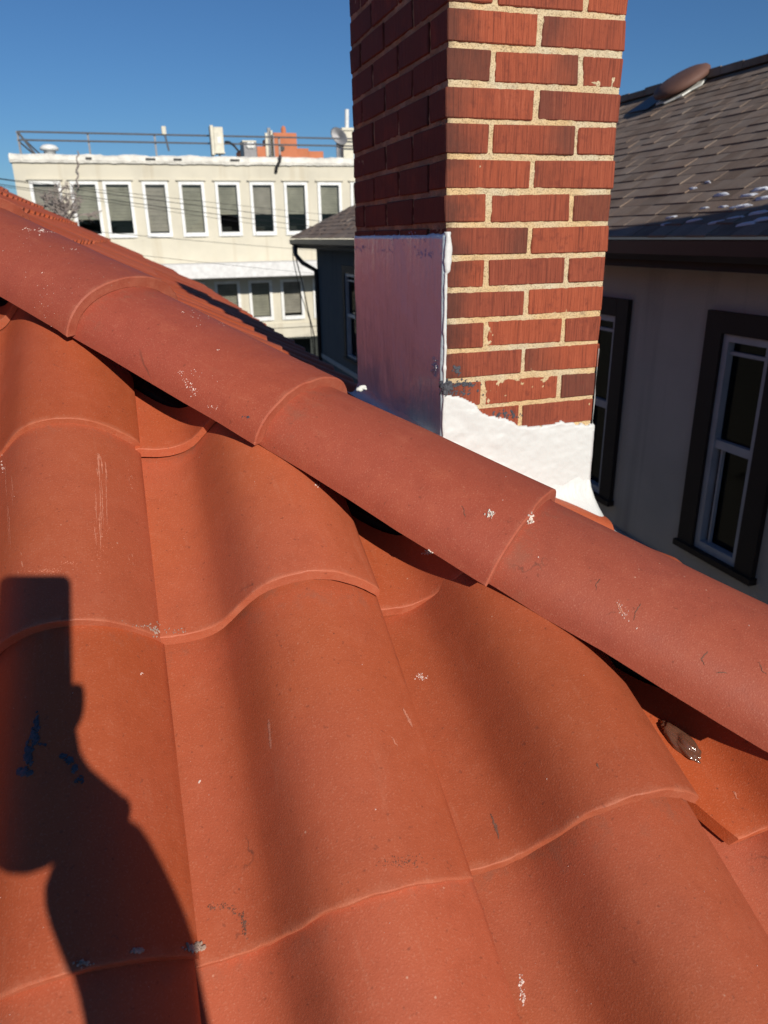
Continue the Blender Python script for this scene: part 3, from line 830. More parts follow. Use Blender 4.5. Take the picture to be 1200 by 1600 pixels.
# tar blots and marks on the field tiles
flecks('tar_patch', [(57, 1130, 1.5, 6, 40, .0026), (54, 1150, 3, 5, 40, .0030), (64, 1163, 5, 1, 14, .0022), (45, 1180, 2.5, 8, 60, .0034), (37, 1206, 6, 2, 40, .0034)], M_TAR, lift=.0005, thick=.0006, seed=13)
flecks('tar_patch', [(98, 1181, 3, 1.2, 26, .0026), (109, 1187, 3, 2, 26, .0028), (117, 1199, 1.3, 3, 22, .0026), (126, 1218, 3, 3, 14, .0022)], M_TAR, lift=.0005, thick=.0006, seed=14)
flecks('mortar_smear', [(217, 1486, 6, 2.5, 22, .0024)], M_MORTSMEAR, thick=.001, seed=15)
flecks('mortar_smear', [(133, 1505, 8, 2, 18, .0018)], M_MORTSMEAR, thick=.001, seed=75)
flecks('mortar_smear', [(300, 1482, 7, 3, 34, .0026), (312, 1477, 4, 2, 12, .0022)], M_MORTSMEAR, thick=.0015, seed=16)
flecks('mortar_smear', [(243, 985, 4, 5, 26, .0018), (225, 978, 14, 3, 24, .0010), (275, 986, 14, 2.5, 20, .0010)], M_MORTSMEAR, thick=.0006, seed=17)
flecks('dirt_scuff', [(382, 1446, 2, 9, 40, .0012), (378, 1432, 3, 5, 16, .0010)], M_SCUFF, seed=18)
flecks('dirt_scuff', [(330, 1417, 4, 2, 18, .0010), (345, 1415, 8, 3, 26, .0009), (366, 1422, 4, 5, 26, .0010)], M_SCUFF, seed=19)
flecks('dirt_scuff', [(630, 1346, 22, 5, 60, .0008), (612, 1350, 18, 4, 30, .0007)], M_SCUFF, seed=21)
streak('dirt_scuff', [(767, 1272), (775, 1292), (779, 1312)], M_SCUFF, .0016, 31)
streak('dirt_scuff', [(933, 1193), (937, 1204)], M_SCUFF, .0008, 32)
flecks('paint_fleck', [(815, 1540, 1.6, 9, 30, .0013), (818, 1560, 1.5, 6, 16, .0012), (812, 1526, 1, 2, 6, .0010)], M_CHALK, seed=22)
flecks('paint_fleck', [(311, 1222, .6, 1.4, 5, .0016)], M_CHALK, seed=23); flecks('paint_fleck', [(223, 1053, 1.5, .8, 4, .0010)], M_CHALK, seed=24)
flecks('paint_fleck', [(655, 1056, 4, 3, 26, .0011), (662, 1060, 3, 2, 12, .0010)], M_CHALK, seed=25)
streak('scratch', [(612, 1152), (622, 1168)], M_RUB, .0010, 33); streak('scratch', [(420, 1125), (424, 1172)], M_RUB, .0034, 34, jit=.3)
streak('scratch', [(630, 1108), (645, 1138)], M_RUB, .0036, 35, jit=.3); streak('scratch', [(1146, 1236), (1154, 1252)], M_RUB, .0010, 36)
# long rubbed streaks on the left tile
rq = random.Random(8)
for (u, v0, v1, cnt) in [(152, 690, 905, 9), (158, 680, 760, 4), (14, 715, 860, 6), (205, 862, 892, 3), (36, 860, 905, 3), (205, 740, 770, 3)]:
    for q in range(cnt):
        uu = u + rq.gauss(0, 5); a_ = rq.uniform(v0, v1-.25*(v1-v0)); b_ = min(v1, a_ + rq.uniform(.12, .45)*(v1-v0))
        streak('rubbed_streak', [(uu, a_), (uu+1.5, (a_+b_)/2), (uu+3, b_)], M_RUB, rq.uniform(.0004, .0011), 40+int(uu)+q, jit=.25, step=3.0)
flecks('rubbed_patch', [(75, 892, 16, 4, 60, .0009), (110, 880, 6, 3, 16, .0009), (205, 745, 4, 12, 12, .0008), (155, 850, 10, 25, 70, .0008)], M_RUB, seed=26)
flecks('paint_fleck', [(4, 727, 1.2, 5, 14, .0013)], M_CHALK, seed=27)
rs = random.Random(77); sc = []
for _ in range(45): sc.append((rs.uniform(0, 1200), rs.uniform(640, 1600), 0, 0, 1, rs.choice([.0005, .0006, .0009])))
byhost = {}
for (u, v, a_, b_, c_, s_) in sc:
    h = BV.ray_cast(Vector((0, 0, 0)), px(u, v))
    if h[0] is not None: byhost.setdefault(OWN[h[2]].name, []).append((u, v, 0, 0, 1, s_))
for nm, pts in byhost.items(): flecks('dust_fleck', pts, M_CHALK, seed=len(pts))
# tar on the lowest bricks, bluish smears on the left side coating
def spot(name, u, v, su, sv, cnt, sz, mat, th=.001, sd_=1): return flecks(name, [(u, v, su, sv, cnt, sz)], mat, BVC, OWNC, .0006, th, sd_)
spot('tar_smear', 697, 606, 5, 5, 60, .0075, M_TAR, .001, 51); spot('tar_smear', 722, 600, 12, 2.5, 60, .0050, M_TAR, .001, 52)
spot('tar_smear', 714, 578, 3, 4, 30, .0050, M_TAR, .001, 53); spot('tar_smear', 715, 614, 14, 3, 40, .0045, M_TAR, .001, 54)
spot('tar_smear', 785, 648, 12, 3, 40, .0045, M_TAR, .001, 55)
spot('bluish_smear', 602, 391, 6, 2, 16, .0040, M_BLUESMEAR, 0, 56); spot('bluish_smear', 665, 396, 9, 3, 34, .0040, M_BLUESMEAR, 0, 57)
spot('bluish_smear', 565, 388, 10, 3, 26, .0045, M_BLUESMEAR, 0, 58); spot('bluish_smear', 640, 372, 22, 6, 26, .0035, M_BLUESMEAR, 0, 59)
spot('white_smear', 680, 573, 1.4, 8, 40, .0040, M_WPAINT, .003, 60)

# sealant squeezed out under the hip, by the cut tile
def glob(name, c, rad, n, mat, label, cat, seed):
    mbm = bmesh.new(); rnd = random.Random(seed)
    for q in range(n):
        bmesh.ops.create_icosphere(mbm, subdivisions=3, radius=rad*rnd.uniform(.5, 1), matrix=Matrix.Translation(Vector(c)+Vector([rnd.gauss(0, 1)*rad*.8, rnd.gauss(0, 1)*rad*.9, rnd.gauss(0, 1)*rad*.4])) @ Matrix.Diagonal((1.3, .8, .7, 1)))
    for v in mbm.verts: v.co += Vector((1, 1, 1))*noise.noise(v.co*90)*rad*.25
    me = bpy.data.meshes.new(name); mbm.to_mesh(me); mbm.free()
    for p_ in me.polygons: p_.use_smooth = True
    return tag(link(name, me, mat), label, cat)
h = px(1066, 1160); tpar = (a0-.040)/(h.z-ms*h.y); c_ = h*tpar
bm = bmesh.new(); bmesh.ops.create_icosphere(bm, subdivisions=5, radius=1)
for v in bm.verts:
    q = v.co.copy(); d_ = 1 + .30*noise.noise(q*1.4) + .30*abs(noise.noise(Vector((q.x*2.6, q.y*1.0, q.z*2.6))))
    p_ = Vector((q.x*.014, q.y*.030, q.z*.010))*d_
    v.co = c_ + NU*(p_.x*.8 - p_.y*.35) + NV*(p_.y*.8 + p_.x*.4) + NN*p_.z
me = bpy.data.meshes.new('sealant'); bm.to_mesh(me); bm.free()
for p_ in me.polygons: p_.use_smooth = True
tag(link('sealant_lump', me, M_SEAL), 'shiny translucent brown wad of sealant squeezed out under the hip above the cut tile', 'sealant')
h = px(567, 607); hx = h*( (b0+.06)/(h.z+ms*h.x))
glob('sealant_lump', h*(2.05), .010, 5, M_VENTW, 'tiny white sealant lump beside the shaded coated side of the chimney base', 'sealant', 8)

# ------------------------------------------------------------------ white office building
FD = 26.0
office = thing('office_building', 'cream rendered office building with a row of tall white framed windows and railed flat roof', 'building', (2, FD, GZ))
def P(o_): return o_
XL, XR = -3.05, 16.0; ZT = 2.28
wins = [(-2.62, -1.86), (-1.50, -.80), (-.57, .16), (.58, 1.24), (1.68, 2.35), (2.80, 3.46), (3.90, 4.58), (5.01, 5.68), (6.14, 6.84), (7.27, 7.96), (8.4, 9.1), (9.53, 10.2), (10.7, 11.4)]
WZ0, WZ1 = .13, 1.60
lows = [(-.9, -.2), (.3, 1.0), (1.42, 2.1), (2.50, 3.22), (3.62, 4.30), (4.70, 5.38), (5.82, 6.5), (6.95, 7.6)]
LZ0, LZ1 = -2.60, -1.42
def wall_with_holes(x0, x1_, y, z0, z1, holes, depth):
    """front wall as a grid of boxes round the openings"""
    mb = MB(); zs_ = sorted({z0, z1} | {h_[2] for h_ in holes} | {h_[3] for h_ in holes}); xs_ = sorted({x0, x1_} | {h_[0] for h_ in holes} | {h_[1] for h_ in holes})
    V = {}; 
    def vid(x, z, yy):
        if (x, z, yy) not in V: V[(x, z, yy)] = len(mb.v); mb.v.append(Vector((x, yy, z)))
        return V[(x, z, yy)]
    for a in range(len(xs_)-1):
        for b in range(len(zs_)-1):
            xa, xb, za, zb = xs_[a], xs_[a+1], zs_[b], zs_[b+1]; mx, mz = (xa+xb)/2, (za+zb)/2
            if any(h_[0] < mx < h_[1] and h_[2] < mz < h_[3] for h_ in holes): continue
            mb.f.append([vid(xa, za, y), vid(xb, za, y), vid(xb, zb, y), vid(xa, zb, y)])
    for (xa, xb, za, zb) in holes:
        mb.f.append([vid(xa, za, y), vid(xa, zb, y), vid(xa, zb, y+depth), vid(xa, za, y+depth)])
        mb.f.append([vid(xb, za, y), vid(xb, za, y+depth), vid(xb, zb, y+depth), vid(xb, zb, y)])
        mb.f.append([vid(xa, za, y), vid(xa, za, y+depth), vid(xb, za, y+depth), vid(xb, za, y)])
        mb.f.append([vid(xa, zb, y), vid(xb, zb, y), vid(xb, zb, y+depth), vid(xa, zb, y+depth)])
    return mb
holes = [(a, b, WZ0, WZ1) for a, b in wins] + [(a, b, LZ0, LZ1) for a, b in lows]
wf = wall_with_holes(XL, XR, FD, -3.30, ZT, holes, .22)
wf.add([(XL, FD, -3.3), (XL, FD+12, -3.3), (XL, FD+12, ZT), (XL, FD, ZT)], [(0, 3, 2, 1)])
wf.add([(XR, FD, -3.3), (XR, FD+12, -3.3), (XR, FD+12, ZT), (XR, FD, ZT)], [(0, 1, 2, 3)])
wf.add([(XL, FD+12, -3.3), (XR, FD+12, -3.3), (XR, FD+12, ZT), (XL, FD+12, ZT)], [(0, 3, 2, 1)])
wf.add([(XL, FD, ZT-.01), (XR, FD, ZT-.01), (XR, FD+12, ZT-.01), (XL, FD+12, ZT-.01)], [(0, 1, 2, 3)])
wf.build('wall', M_CREAM, office)
rm = MB(); rm.box(XL+.3, XR-.3, FD+.9, FD+1.0, -3.2, 2.0); rm.build('interior', M_ROOM, office)
lb = MB(); lb.box(XL+.1, XR-.1, FD+2.4, FD+11.5, GZ, -3.32)
for x_ in (-2.6, 1.5, 5.6, 9.7, 13.8): lb.box(x_, x_+.35, FD+.05, FD+.4, GZ, -3.36)
lb.box(XL, XR, FD-.02, FD+12, -3.36, -3.302)
lb.build('ground_floor', M_ROOM, office)
bl = random.Random(3)
shade = [.55, .7, .72, .95, .97, .62, .62, .62, .62, .7, .8, .6, .7]
for q, (a, b, za, zb, up) in enumerate([(a, b, WZ0, WZ1, 1) for a, b in wins] + [(a, b, LZ0, LZ1, 0) for a, b in lows]):
    f = MB(); t = .058; y0, y1_ = FD-.05, FD+.10
    f.box(a-t, a+.035, y0, y1_, za-.09, zb+t); f.box(b-.035, b+t, y0, y1_, za-.09, zb+t)
    f.box(a+.036, b-.036, y0, y1_, zb-.03, zb+t); f.box(a+.036, b-.036, y0-.03, y1_, za-.09, za+.035)
    fo = f.build('window', M_WTRIM, office)
    gp = MB(); gp.box(a+.034, b-.034, FD+.04, FD+.05, za+.034, zb-.029); gp.build('pane', M_GLASS, fo)
    s_ = shade[q] if up else bl.uniform(.9, .98)
    zb_ = zb - (zb-za)*s_
    bd = MB()
    nsl = 12
    for w_ in range(nsl):
        za_ = zb_ + (zb-zb_)*w_/nsl; bd.box(a+.036, b-.036, FD+.10+(.012 if w_ % 2 else 0), FD+.12+(.012 if w_ % 2 else 0), za_+.006, zb_ + (zb-zb_)*(w_+1)/nsl)
    bd.build('blind', M_BLIND if q % 3 else M_BLIND2, fo)
# hood line over the windows, joints in the render
hl = MB()
for a, b in wins: hl.box(a-.12, b+.12, FD-.085, FD-.002, WZ1+.085, WZ1+.125)
hl.build('lintel_moulding', M_CREAM, office)
for q in range(len(wins)-1):
    xm = (wins[q][1]+wins[q+1][0])/2; jl = MB(); jl.box(xm-.012, xm+.012, FD-.012, FD-.001, -.75, -.02); jl.build('pilaster_strip', M_CREAM, office)
# projecting white canopy between the storeys
lg = MB(); lg.box(XL-.05, XR, FD-1.35, FD-.003, -1.20, -.76); lg.build('canopy', M_LEDGE, office, bevel=.02)
lg = MB(); lg.box(XL-.03, XR, FD-.07, FD-.004, -2.95, -2.82); lg.build('sill_band', M_CREAM, office)
# parapet cap, lumpy
bm = bmesh.new(); n = 160; rows = []
for q in range(n+1):
    x = XL-.03 + (XR-XL+.06)*q/n; lump = noise.noise((x*1.7, 0, 0))*.045 + noise.noise((x*6, 3, 0))*.03
    prof = [(-.07, -.12-abs(noise.noise((x*3, 9, 0)))*.05), (-.10, -.05), (-.09, .06+lump*.6), (-.02, .11+lump), (.30, .13+lump), (.34, -.05)]
    rows.append([bm.verts.new((x, FD+dy, ZT+dz)) for dy, dz in prof])
for q in range(n):
    for s_ in range(5): bm.faces.new((rows[q][s_], rows[q+1][s_], rows[q+1][s_+1], rows[q][s_+1]))
bm.faces.new(rows[0]); bm.faces.new(list(reversed(rows[-1])))
bmesh.ops.recalc_face_normals(bm, faces=bm.faces)
me = bpy.data.meshes.new('cap'); bm.to_mesh(me); bm.free()
link('parapet_cap', me, M_CAP, office)
sd2 = MB(); sd2.box(XL-.10, XL+.02, FD+.35, FD+12, ZT-.1, ZT+.12); sd2.build('side_parapet_cap', M_CAP, office)
for q, (x_, w_) in enumerate([(-1.0, .18), (.72, .3), (1.55, .25), (3.28, .3)]):
    dm = MB(); dm.box(x_, x_+w_, FD-.115, FD-.05, ZT-.04, ZT+.03); dm.build('worn_patch', M_BLACK, office, bevel=.012)

# roof railing
rail = thing('roof_railing', 'thin dark steel railing along the edge of the cream building roof', 'railing', (XL, FD, ZT))
RY = FD+.9
def rp(u, v): return on_y(u, v, RY)
posts = [27, 140, 240, 350, 450, 522]
zt = rp(27, 206).z; zm = rp(140, 221).z
for q in range(9):
    x_ = (rp(27, 206).x) + q*1.98
    pm = MB(); pm.box(x_-.028, x_+.028, RY-.028, RY+.028, ZT+.02, zt+.02); pm.build('post', M_STEEL, rail)
for z_ in (zt, zm):
    t_ = MB(); t_.tube([(rp(27, 206).x, RY-.06, z_), (XR-.3, RY-.06, z_)], .026, 6); t_.build('rail', M_STEEL, rail)
    t_ = MB(); t_.tube([(rp(27, 206).x-.03, RY, z_), (rp(27, 206).x-.03, FD+11.5, z_)], .026, 6); t_.build('rail', M_STEEL, rail)
t_ = MB(); t_.tube([(rp(28, 207).x, RY-.06, zt), (rp(58, 231).x, RY-.06, ZT+.06)], .035, 6); t_.build('brace', M_STEEL, rail)

# things on the office roof
def ryp(u, v, Y): return on_y(u, v, Y)
def box_at(u0, v0, u1, v1, Y, dep):
    a, b = ryp(u0, v1, Y), ryp(u1, v0, Y); return a.x, b.x, Y, Y+dep, a.z, b.z
x0, x1_, y0, y1_, z0, z1 = box_at(333, 238, 351, 198, FD+.35, .45)
t = thing('utility_cabinet', 'tall narrow cream utility cabinet on the office roof edge', 'cabinet', ((x0+x1_)/2, y0, z0))
m_ = MB(); m_.box(x0, x1_, y0, y1_, z0, z1-.03); m_.box(x0-.10, x0-.001, y0+.02, y1_, z0+.05, z1-.08); b_ = m_.build('body', M_BOXC, t, bevel=.01)
m_ = MB(); m_.box(x0-.02, x1_+.02, y0-.02, y1_+.02, z1-.029, z1); m_.build('lid', M_BOXC, t)
m_ = MB(); m_.box((x0+x1_)/2-.05, (x0+x1_)/2+.07, y0-.012, y0-.001, (z0+z1)/2-.1, (z0+z1)/2+.08); m_.build('label_plate', M_WTRIM, t)
m_ = MB(); m_.tube([ryp(351, 222, FD+.5), ryp(358, 222, FD+.5), ryp(366, 228, FD+.4), ryp(374, 238, FD+.3)], .035, 6); m_.build('cable', M_BLACK, t, True)
t = thing('antenna_mast', 'small white capped antenna on a thin post at the railing, left of the cream cabinet', 'antenna', tuple(ryp(262, 236, FD+.85)))
m_ = MB(); m_.tube([ryp(264, 236, FD+.8), ryp(257, 208, FD+.8)], .03, 6); m_.build('post', M_STEEL, t)
m_ = MB(); c_ = ryp(256, 205, FD+.8); m_.box(c_.x-.07, c_.x+.07, c_.y-.06, c_.y+.06, c_.z-.1, c_.z+.14); m_.build('head', M_BOXC, t, bevel=.02)
c_ = ryp(77, 233, FD+.6)
vt = MB(); vt.lathe((c_.x, c_.y, ZT), [(.17, 0), (.17, .26), (.26, .27), (.27, .33), (.2, .40), (.08, .43)], 16); o = vt.build('roof_vent', M_WTRIM, None, True); tag(o, 'white domed vent on the left end of the office roof', 'vent')
# orange brick penthouse
t = thing('roof_penthouse', 'low orange brick penthouse with a taller block, behind the railing of the office roof', 'penthouse', tuple(ryp(440, 240, FD+5)))
def seg(u0, v0, u1, v1, dep, Y=FD+5):
    x0, x1_, y0, y1_, z0, z1 = box_at(u0, v0, u1, v1, Y, dep); return x0, x1_, y0, y1_, ZT, z1
m_ = MB(); m_.box(*seg(383, 229, 429, 240, 2.5)); m_.build('wing', M_ORANGE, t)
m_ = MB(); m_.box(*seg(429.2, 208, 463, 240, 2.6, FD+4.9)); m_.build('block', M_ORANGE, t)
m_ = MB(); m_.box(*seg(463.2, 232, 482, 240, 2.5)); m_.box(*seg(482.1, 236.5, 505, 240, 2.5)); m_.build('stepped_wing', M_ORANGE, t)
c_ = ryp(443, 206, FD+5.5); m_ = MB(); m_.lathe((c_.x, c_.y, c_.z-.1), [(.10, 0), (.10, .2), (.05, .3)], 10); m_.build('cowl', M_ORANGE, t)
c_ = ryp(441, 232, FD+4.88); m_ = MB(); m_.lathe((c_.x, c_.y, c_.z), [(.09, 0), (.09, .03)], 12, Vector((0, -1, 0))); m_.build('round_vent', M_BLACK, t)
t = thing('air_conditioner', 'dark rooftop air conditioner with a pale fan, left of the orange penthouse', 'air conditioner', tuple(ryp(392, 240, FD+3)))
m_ = MB(); m_.box(*seg(381, 222, 401, 240, .8, FD+2.6)); m_.build('body', M_STEEL, t, bevel=.02)
m_ = MB(); m_.box(*[a+b for a, b in zip(seg(380, 221, 400, 240, .8, FD+2.6), (0, 0, -.02, .02, 1.0, 0))][:4], ryp(390, 222, FD+2.6).z+.002, ryp(390, 222, FD+2.6).z+.05); m_.build('lid', M_BOXC, t)
for u_ in (389, 394):
    c_ = ryp(u_, 227, FD+2.58); m_ = MB(); m_.lathe(tuple(c_), [(.10, 0), (.10, .03), (.06, .05)], 14, Vector((0, -1, 0))); m_.build('fan', M_WTRIM, t)
t = thing('antenna_cluster', 'cluster of thin upright rods beside the taller orange block on the office roof', 'antenna', tuple(ryp(422, 240, FD+2)))
for q, (u_, v_) in enumerate([(418, 208), (422, 200), (425, 204), (427, 211)]):
    a_, b_ = ryp(u_, 240, FD+2), ryp(u_, v_, FD+2); m_ = MB(); m_.box(a_.x-.05, a_.x+.05, FD+1.95, FD+2.05, ZT, b_.z); m_.build('rod', M_STEEL if q % 2 else M_BOXC, t)
t = thing('flue_pillar', 'cream stepped pillar with a thin white pole on top, at the right of the office roof', 'pillar', tuple(ryp(544, 240, FD+1)))
a_, b_ = ryp(537, 240, FD+1), ryp(552, 204, FD+1)
m_ = MB(); m_.box(a_.x, b_.x, FD+1, FD+1.4, ZT, b_.z); m_.box(a_.x-.05, b_.x+.05, FD+.95, FD+1.45, b_.z+.001, b_.z+.08); m_.build('shaft', M_BOXC, t)
c_, d_ = ryp(542, 203, FD+1.2), ryp(542, 171, FD+1.2); m_ = MB(); m_.tube([(c_.x, FD+1.2, b_.z+.08), (d_.x, FD+1.2, d_.z)], .07, 8); m_.build('pole', M_WTRIM, t)
t = thing('satellite_unit', 'dark dish and bracket clipped to the left of the cream pillar on the office roof', 'antenna', tuple(ryp(530, 240, FD+1)))
c_ = ryp(530, 214, FD+.9); m_ = MB(); m_.lathe(tuple(c_), [(.02, 0), (.16, .05), (.22, .12), (.20, .12), (.02, .03)], 14, Vector((-.3, -1, .1)).normalized(), 1.5); m_.build('dish', M_STEEL, t, True)
m_ = MB(); m_.tube([(c_.x, c_.y+.05, ZT), (c_.x, c_.y+.05, c_.z)], .04, 6); m_.build('bracket', M_STEEL, t)
c_ = ryp(518, 238, FD+1.2); m_ = MB(); m_.box(c_.x-.35, c_.x+.3, FD+1.0, FD+1.5, ZT, ZT+.20); o = m_.build('junction_box', M_STEEL, None, bevel=.02); tag(o, 'low dark box beside the cream pillar on the office roof', 'box')
m_ = MB(); m_.tube([on_y(438, 243, FD-.22), on_y(437, 252, FD-.14), on_y(432, 262, FD-.05), on_y(431, 270, FD-.04)], .05, 6); o = m_.build('hanging_cable', M_BLACK, None, True); tag(o, 'thick black cable drooping over the parapet of the office building', 'cable')
cw = MB(); cpts = [on_y(121+2.2*math.sin(q*1.9), 236+q*5, FD-.10) for q in range(13)]; cw.tube(cpts, .022, 5); o = cw.build('wall_vine', M_TWIG, None, True); tag(o, 'wiry dry vine hanging down the left part of the office facade', 'vine')

# bare tree in front of the office
tree = thing('bare_tree', 'bare grey twiggy tree top in front of the left office windows', 'tree', (-.6, 15.5, GZ))
tr = random.Random(12); tk = MB(); TB = on_y(112, 372, 15.5)
tk.tube([(TB.x-.2, 15.6, GZ), (TB.x-.1, 15.5, -3), (TB.x, 15.5, TB.z)], .11, 8, .05); tk.build('trunk', M_TWIG, tree, True)
cr_ = MB()
def grow(p_, d, L, r, dep):
    q = p_ + d*L; mid = (p_+q)/2 + Vector([tr.gauss(0, 1) for _ in range(3)])*L*.09
    cr_.tube([p_, mid, q], r, 4, r*.7)
    if dep == 0: return
    for _ in range(3 if dep > 1 else 4):
        nd = (d + Vector([tr.gauss(0, .55), tr.gauss(0, .55), tr.gauss(.05, .42)])).normalized(); grow(q if tr.random() < .6 else mid, nd, L*tr.uniform(.55, .85), r*.72, dep-1)
for q in range(4): grow(TB - Vector((0, 0, .05*q)), Vector((tr.gauss(0, .45), tr.gauss(0, .4), 1)).normalized(), .40, .026, 4)
cr_.build('crown', M_TWIG, tree)

# overhead wires
def wire(u0, v0, u1, v1, Y0, Y1, sag, r, label, name='utility_wire'):
    a, b = on_y(u0, v0, Y0), on_y(u1, v1, Y1); e0 = a + (a-b)*.9; e1 = b + (b-a)*.9
    pts = []
    for q in range(25):
        t_ = q/24; p_ = e0.lerp(e1, t_); p_.z -= sag*4*t_*(1-t_) - sag*.9; pts.append(p_)
    m_ = MB(); m_.tube(pts, r, 5); tag(m_.build(name, M_BLACK, None, True), label, 'wire', 'overhead wires in front of the office')
wire(20, 283, 552, 352, 13, 17, .10, 0.0050, 'topmost overhead wire crossing the heads of the office windows')
wire(60, 286, 552, 340, 13, 17, .06, 0.0037, 'thin overhead wire just under the topmost one, across the window heads')
wire(140, 308, 552, 362, 13.2, 17, .08, 0.0050, 'overhead wire crossing the office windows a third of the way down')
wire(60, 300, 552, 372, 13.4, 17, .05, 0.0037, 'thin overhead wire crossing the middle of the office windows')
wire(260, 372, 500, 392, 13, 17, .04, 0.0037, 'thin overhead wire below the upper office windows')
wire(300, 408, 500, 428, 13, 17, .05, 0.0031, 'lowest thin wire, in front of the white canopy of the office')
m_ = MB(); m_.tube([on_y(460, 385, 14.2), on_y(464, 410, 14.3), on_y(472, 440, 14.4), on_y(480, 480, 14.5), on_y(491, 525, 14.6), on_y(493, 560, 14.6)], .012, 5)
tag(m_.build('drop_cable', M_BLACK, None, True), 'black cable looping down from the gutter corner in front of the office', 'cable')
m_ = MB(); m_.tube([on_y(457, 385, 14.2), on_y(458, 405, 14.3), on_y(463, 428, 14.4), on_y(470, 460, 14.5), on_y(484, 500, 14.6), on_y(491, 555, 14.6)], .008, 5)
tag(m_.build('drop_cable', M_BLACK, None, True), 'thinner second cable looping down beside the first at the gutter corner', 'cable')

# parked car and low wall far below, a sliver of it shows under the office
car = thing('parked_van', 'white van parked below the office building, only its roof edge in view', 'van', (5.4, 21.5, GZ))
m_ = MB(); m_.add([(2.6, 20.6, GZ+.35), (7.4, 20.6, GZ+.35), (7.4, 20.6, GZ+1.2), (6.6, 20.7, GZ+1.35), (6.0, 20.75, GZ+2.05), (2.75, 20.75, GZ+2.1), (2.6, 20.65, GZ+1.2),
                   (2.6, 22.5, GZ+.35), (7.4, 22.5, GZ+.35), (7.4, 22.5, GZ+1.2), (6.6, 22.4, GZ+1.35), (6.0, 22.35, GZ+2.05), (2.75, 22.35, GZ+2.1), (2.6, 22.45, GZ+1.2)],
           [(0,1,2,3,4,5,6), (13,12,11,10,9,8,7), (0,7,8,1), (1,8,9,2), (2,9,10,3), (3,10,11,4), (4,11,12,5), (5,12,13,6), (6,13,7,0)])
m_.build('body', M_CARP, car)
m_ = MB(); m_.box(4.9, 6.0, 20.72, 20.735, GZ+1.3, GZ+1.9); m_.build('side_window', M_ROOM, car)
for x_ in (3.5, 6.5):
    for y_ in (20.62, 22.28):
        m_ = MB(); m_.lathe((x_, y_+.2, GZ+.33), [(.33, 0), (.33, .2)], 18, Vector((0, -1, 0))); m_.build('wheel', M_BLACK, car)

# ------------------------------------------------------------------ neighbouring house on the right
NX, EX = 3.2, 2.8
RX_, RZ_ = 4.9, 1.22; EZ = -.035; YF, YN = 14.26, -3.0; YRF = 10.6
nb_ = thing('neighbour_house', 'grey stucco neighbouring house with brown shingle roof, its near wall in shade', 'house', (NX+2, 5, GZ))
wz0, wz1 = -1.89, -.44
NW = [(3.02, 3.66), (4.43, 5.07), (11.20, 12.08), (7.6, 8.3), (1.2, 1.85)]
nholes = [(-b, -a, wz0+.03, wz1-.03) for a, b in NW]
wm = wall_with_holes(-13.9, -YN-.6 if False else 2.4, 0, GZ, -.16, nholes, .14)
# wall plane built in local x=-Y so that its outside faces -X
vs = [Vector((NX+v.y, -v.x, v.z)) for v in wm.v]; wm.v = vs
wm.box(NX+.002, NX+6, YN+.601, YN+.65, GZ, -.16); wm.box(NX+.002, NX+6, 13.85, 13.9, GZ, -.16)
wm.build('wall', M_WALLDARK, nb_)
ws = wall_with_holes(-13.88, -8.9, 0, GZ, -.165, [h_ for h_ in nholes if h_[0] < -10], .01)
ws.v = [Vector((NX-.022+v.y, -v.x, v.z)) for v in ws.v]; ws.build('board_siding', M_BOARD, nb_)
m_ = MB(); m_.box(NX+.30, NX+.34, YN+.7, 13.8, GZ+1, -.2); m_.build('interior', M_ROOM, nb_)
m_ = MB(); m_.box(NX-.035, NX-.001, YN+.65, 14.0, -2.16, -2.08); m_.build('belt_course', M_WALLDARK, nb_, bevel=.01)
def nwin(a, b):
    """dark outer trim, pale inner frame, meeting rail, two sashes; a<b along Y; nearer end is a"""
    t = .135
    f = MB(); f.box(NX-.035, NX+.02, a-.0, a+t, wz0, wz1); f.box(NX-.035, NX+.02, b-t, b, wz0, wz1)
    f.box(NX-.036, NX+.02, a+t+.001, b-t-.001, wz1-.12, wz1); f.box(NX-.055, NX+.02, a-.015, b+.015, wz0-.04, wz0)
    tr_ = f.build('window', M_DTRIM, nb_)
    g_ = MB(); q = .042; ya, yb, za, zb = a+t+.001, b-t-.001, wz0+.001, wz1-.121; X0, X1 = NX-.015, NX+.04
    g_.box(X0, X1, ya, ya+q, za, zb); g_.box(X0, X1, yb-q, yb, za, zb); g_.box(X0, X1, ya+q, yb-q, zb-q, zb); g_.box(X0, X1, ya+q, yb-q, za, za+.05)
    zm_ = (za+zb)/2+.02; g_.box(X0+.01, X1-.002, ya+q, yb-q, zm_-.025, zm_+.025); g_.box(X0+.02, X1-.003, ya+q, yb-q, zb-q-.075, zb-q-.055)
    g_.box(X0+.03, X1-.004, yb-q-.05, yb-q-.035, za+.05, zm_-.025)
    g_.build('sash_frame', M_GTRIM, tr_)
    p_ = MB(); p_.box(NX+.045, NX+.05, ya+.01, yb-.01, za+.03, zm_); p_.build('pane', M_DGLASS, tr_)
    p_ = MB(); p_.box(NX+.030, NX+.035, ya+.01, yb-.01, zm_+.001, zb-.01); p_.build('pane', M_DGLASS, tr_)
for a, b in NW: nwin(a, b)
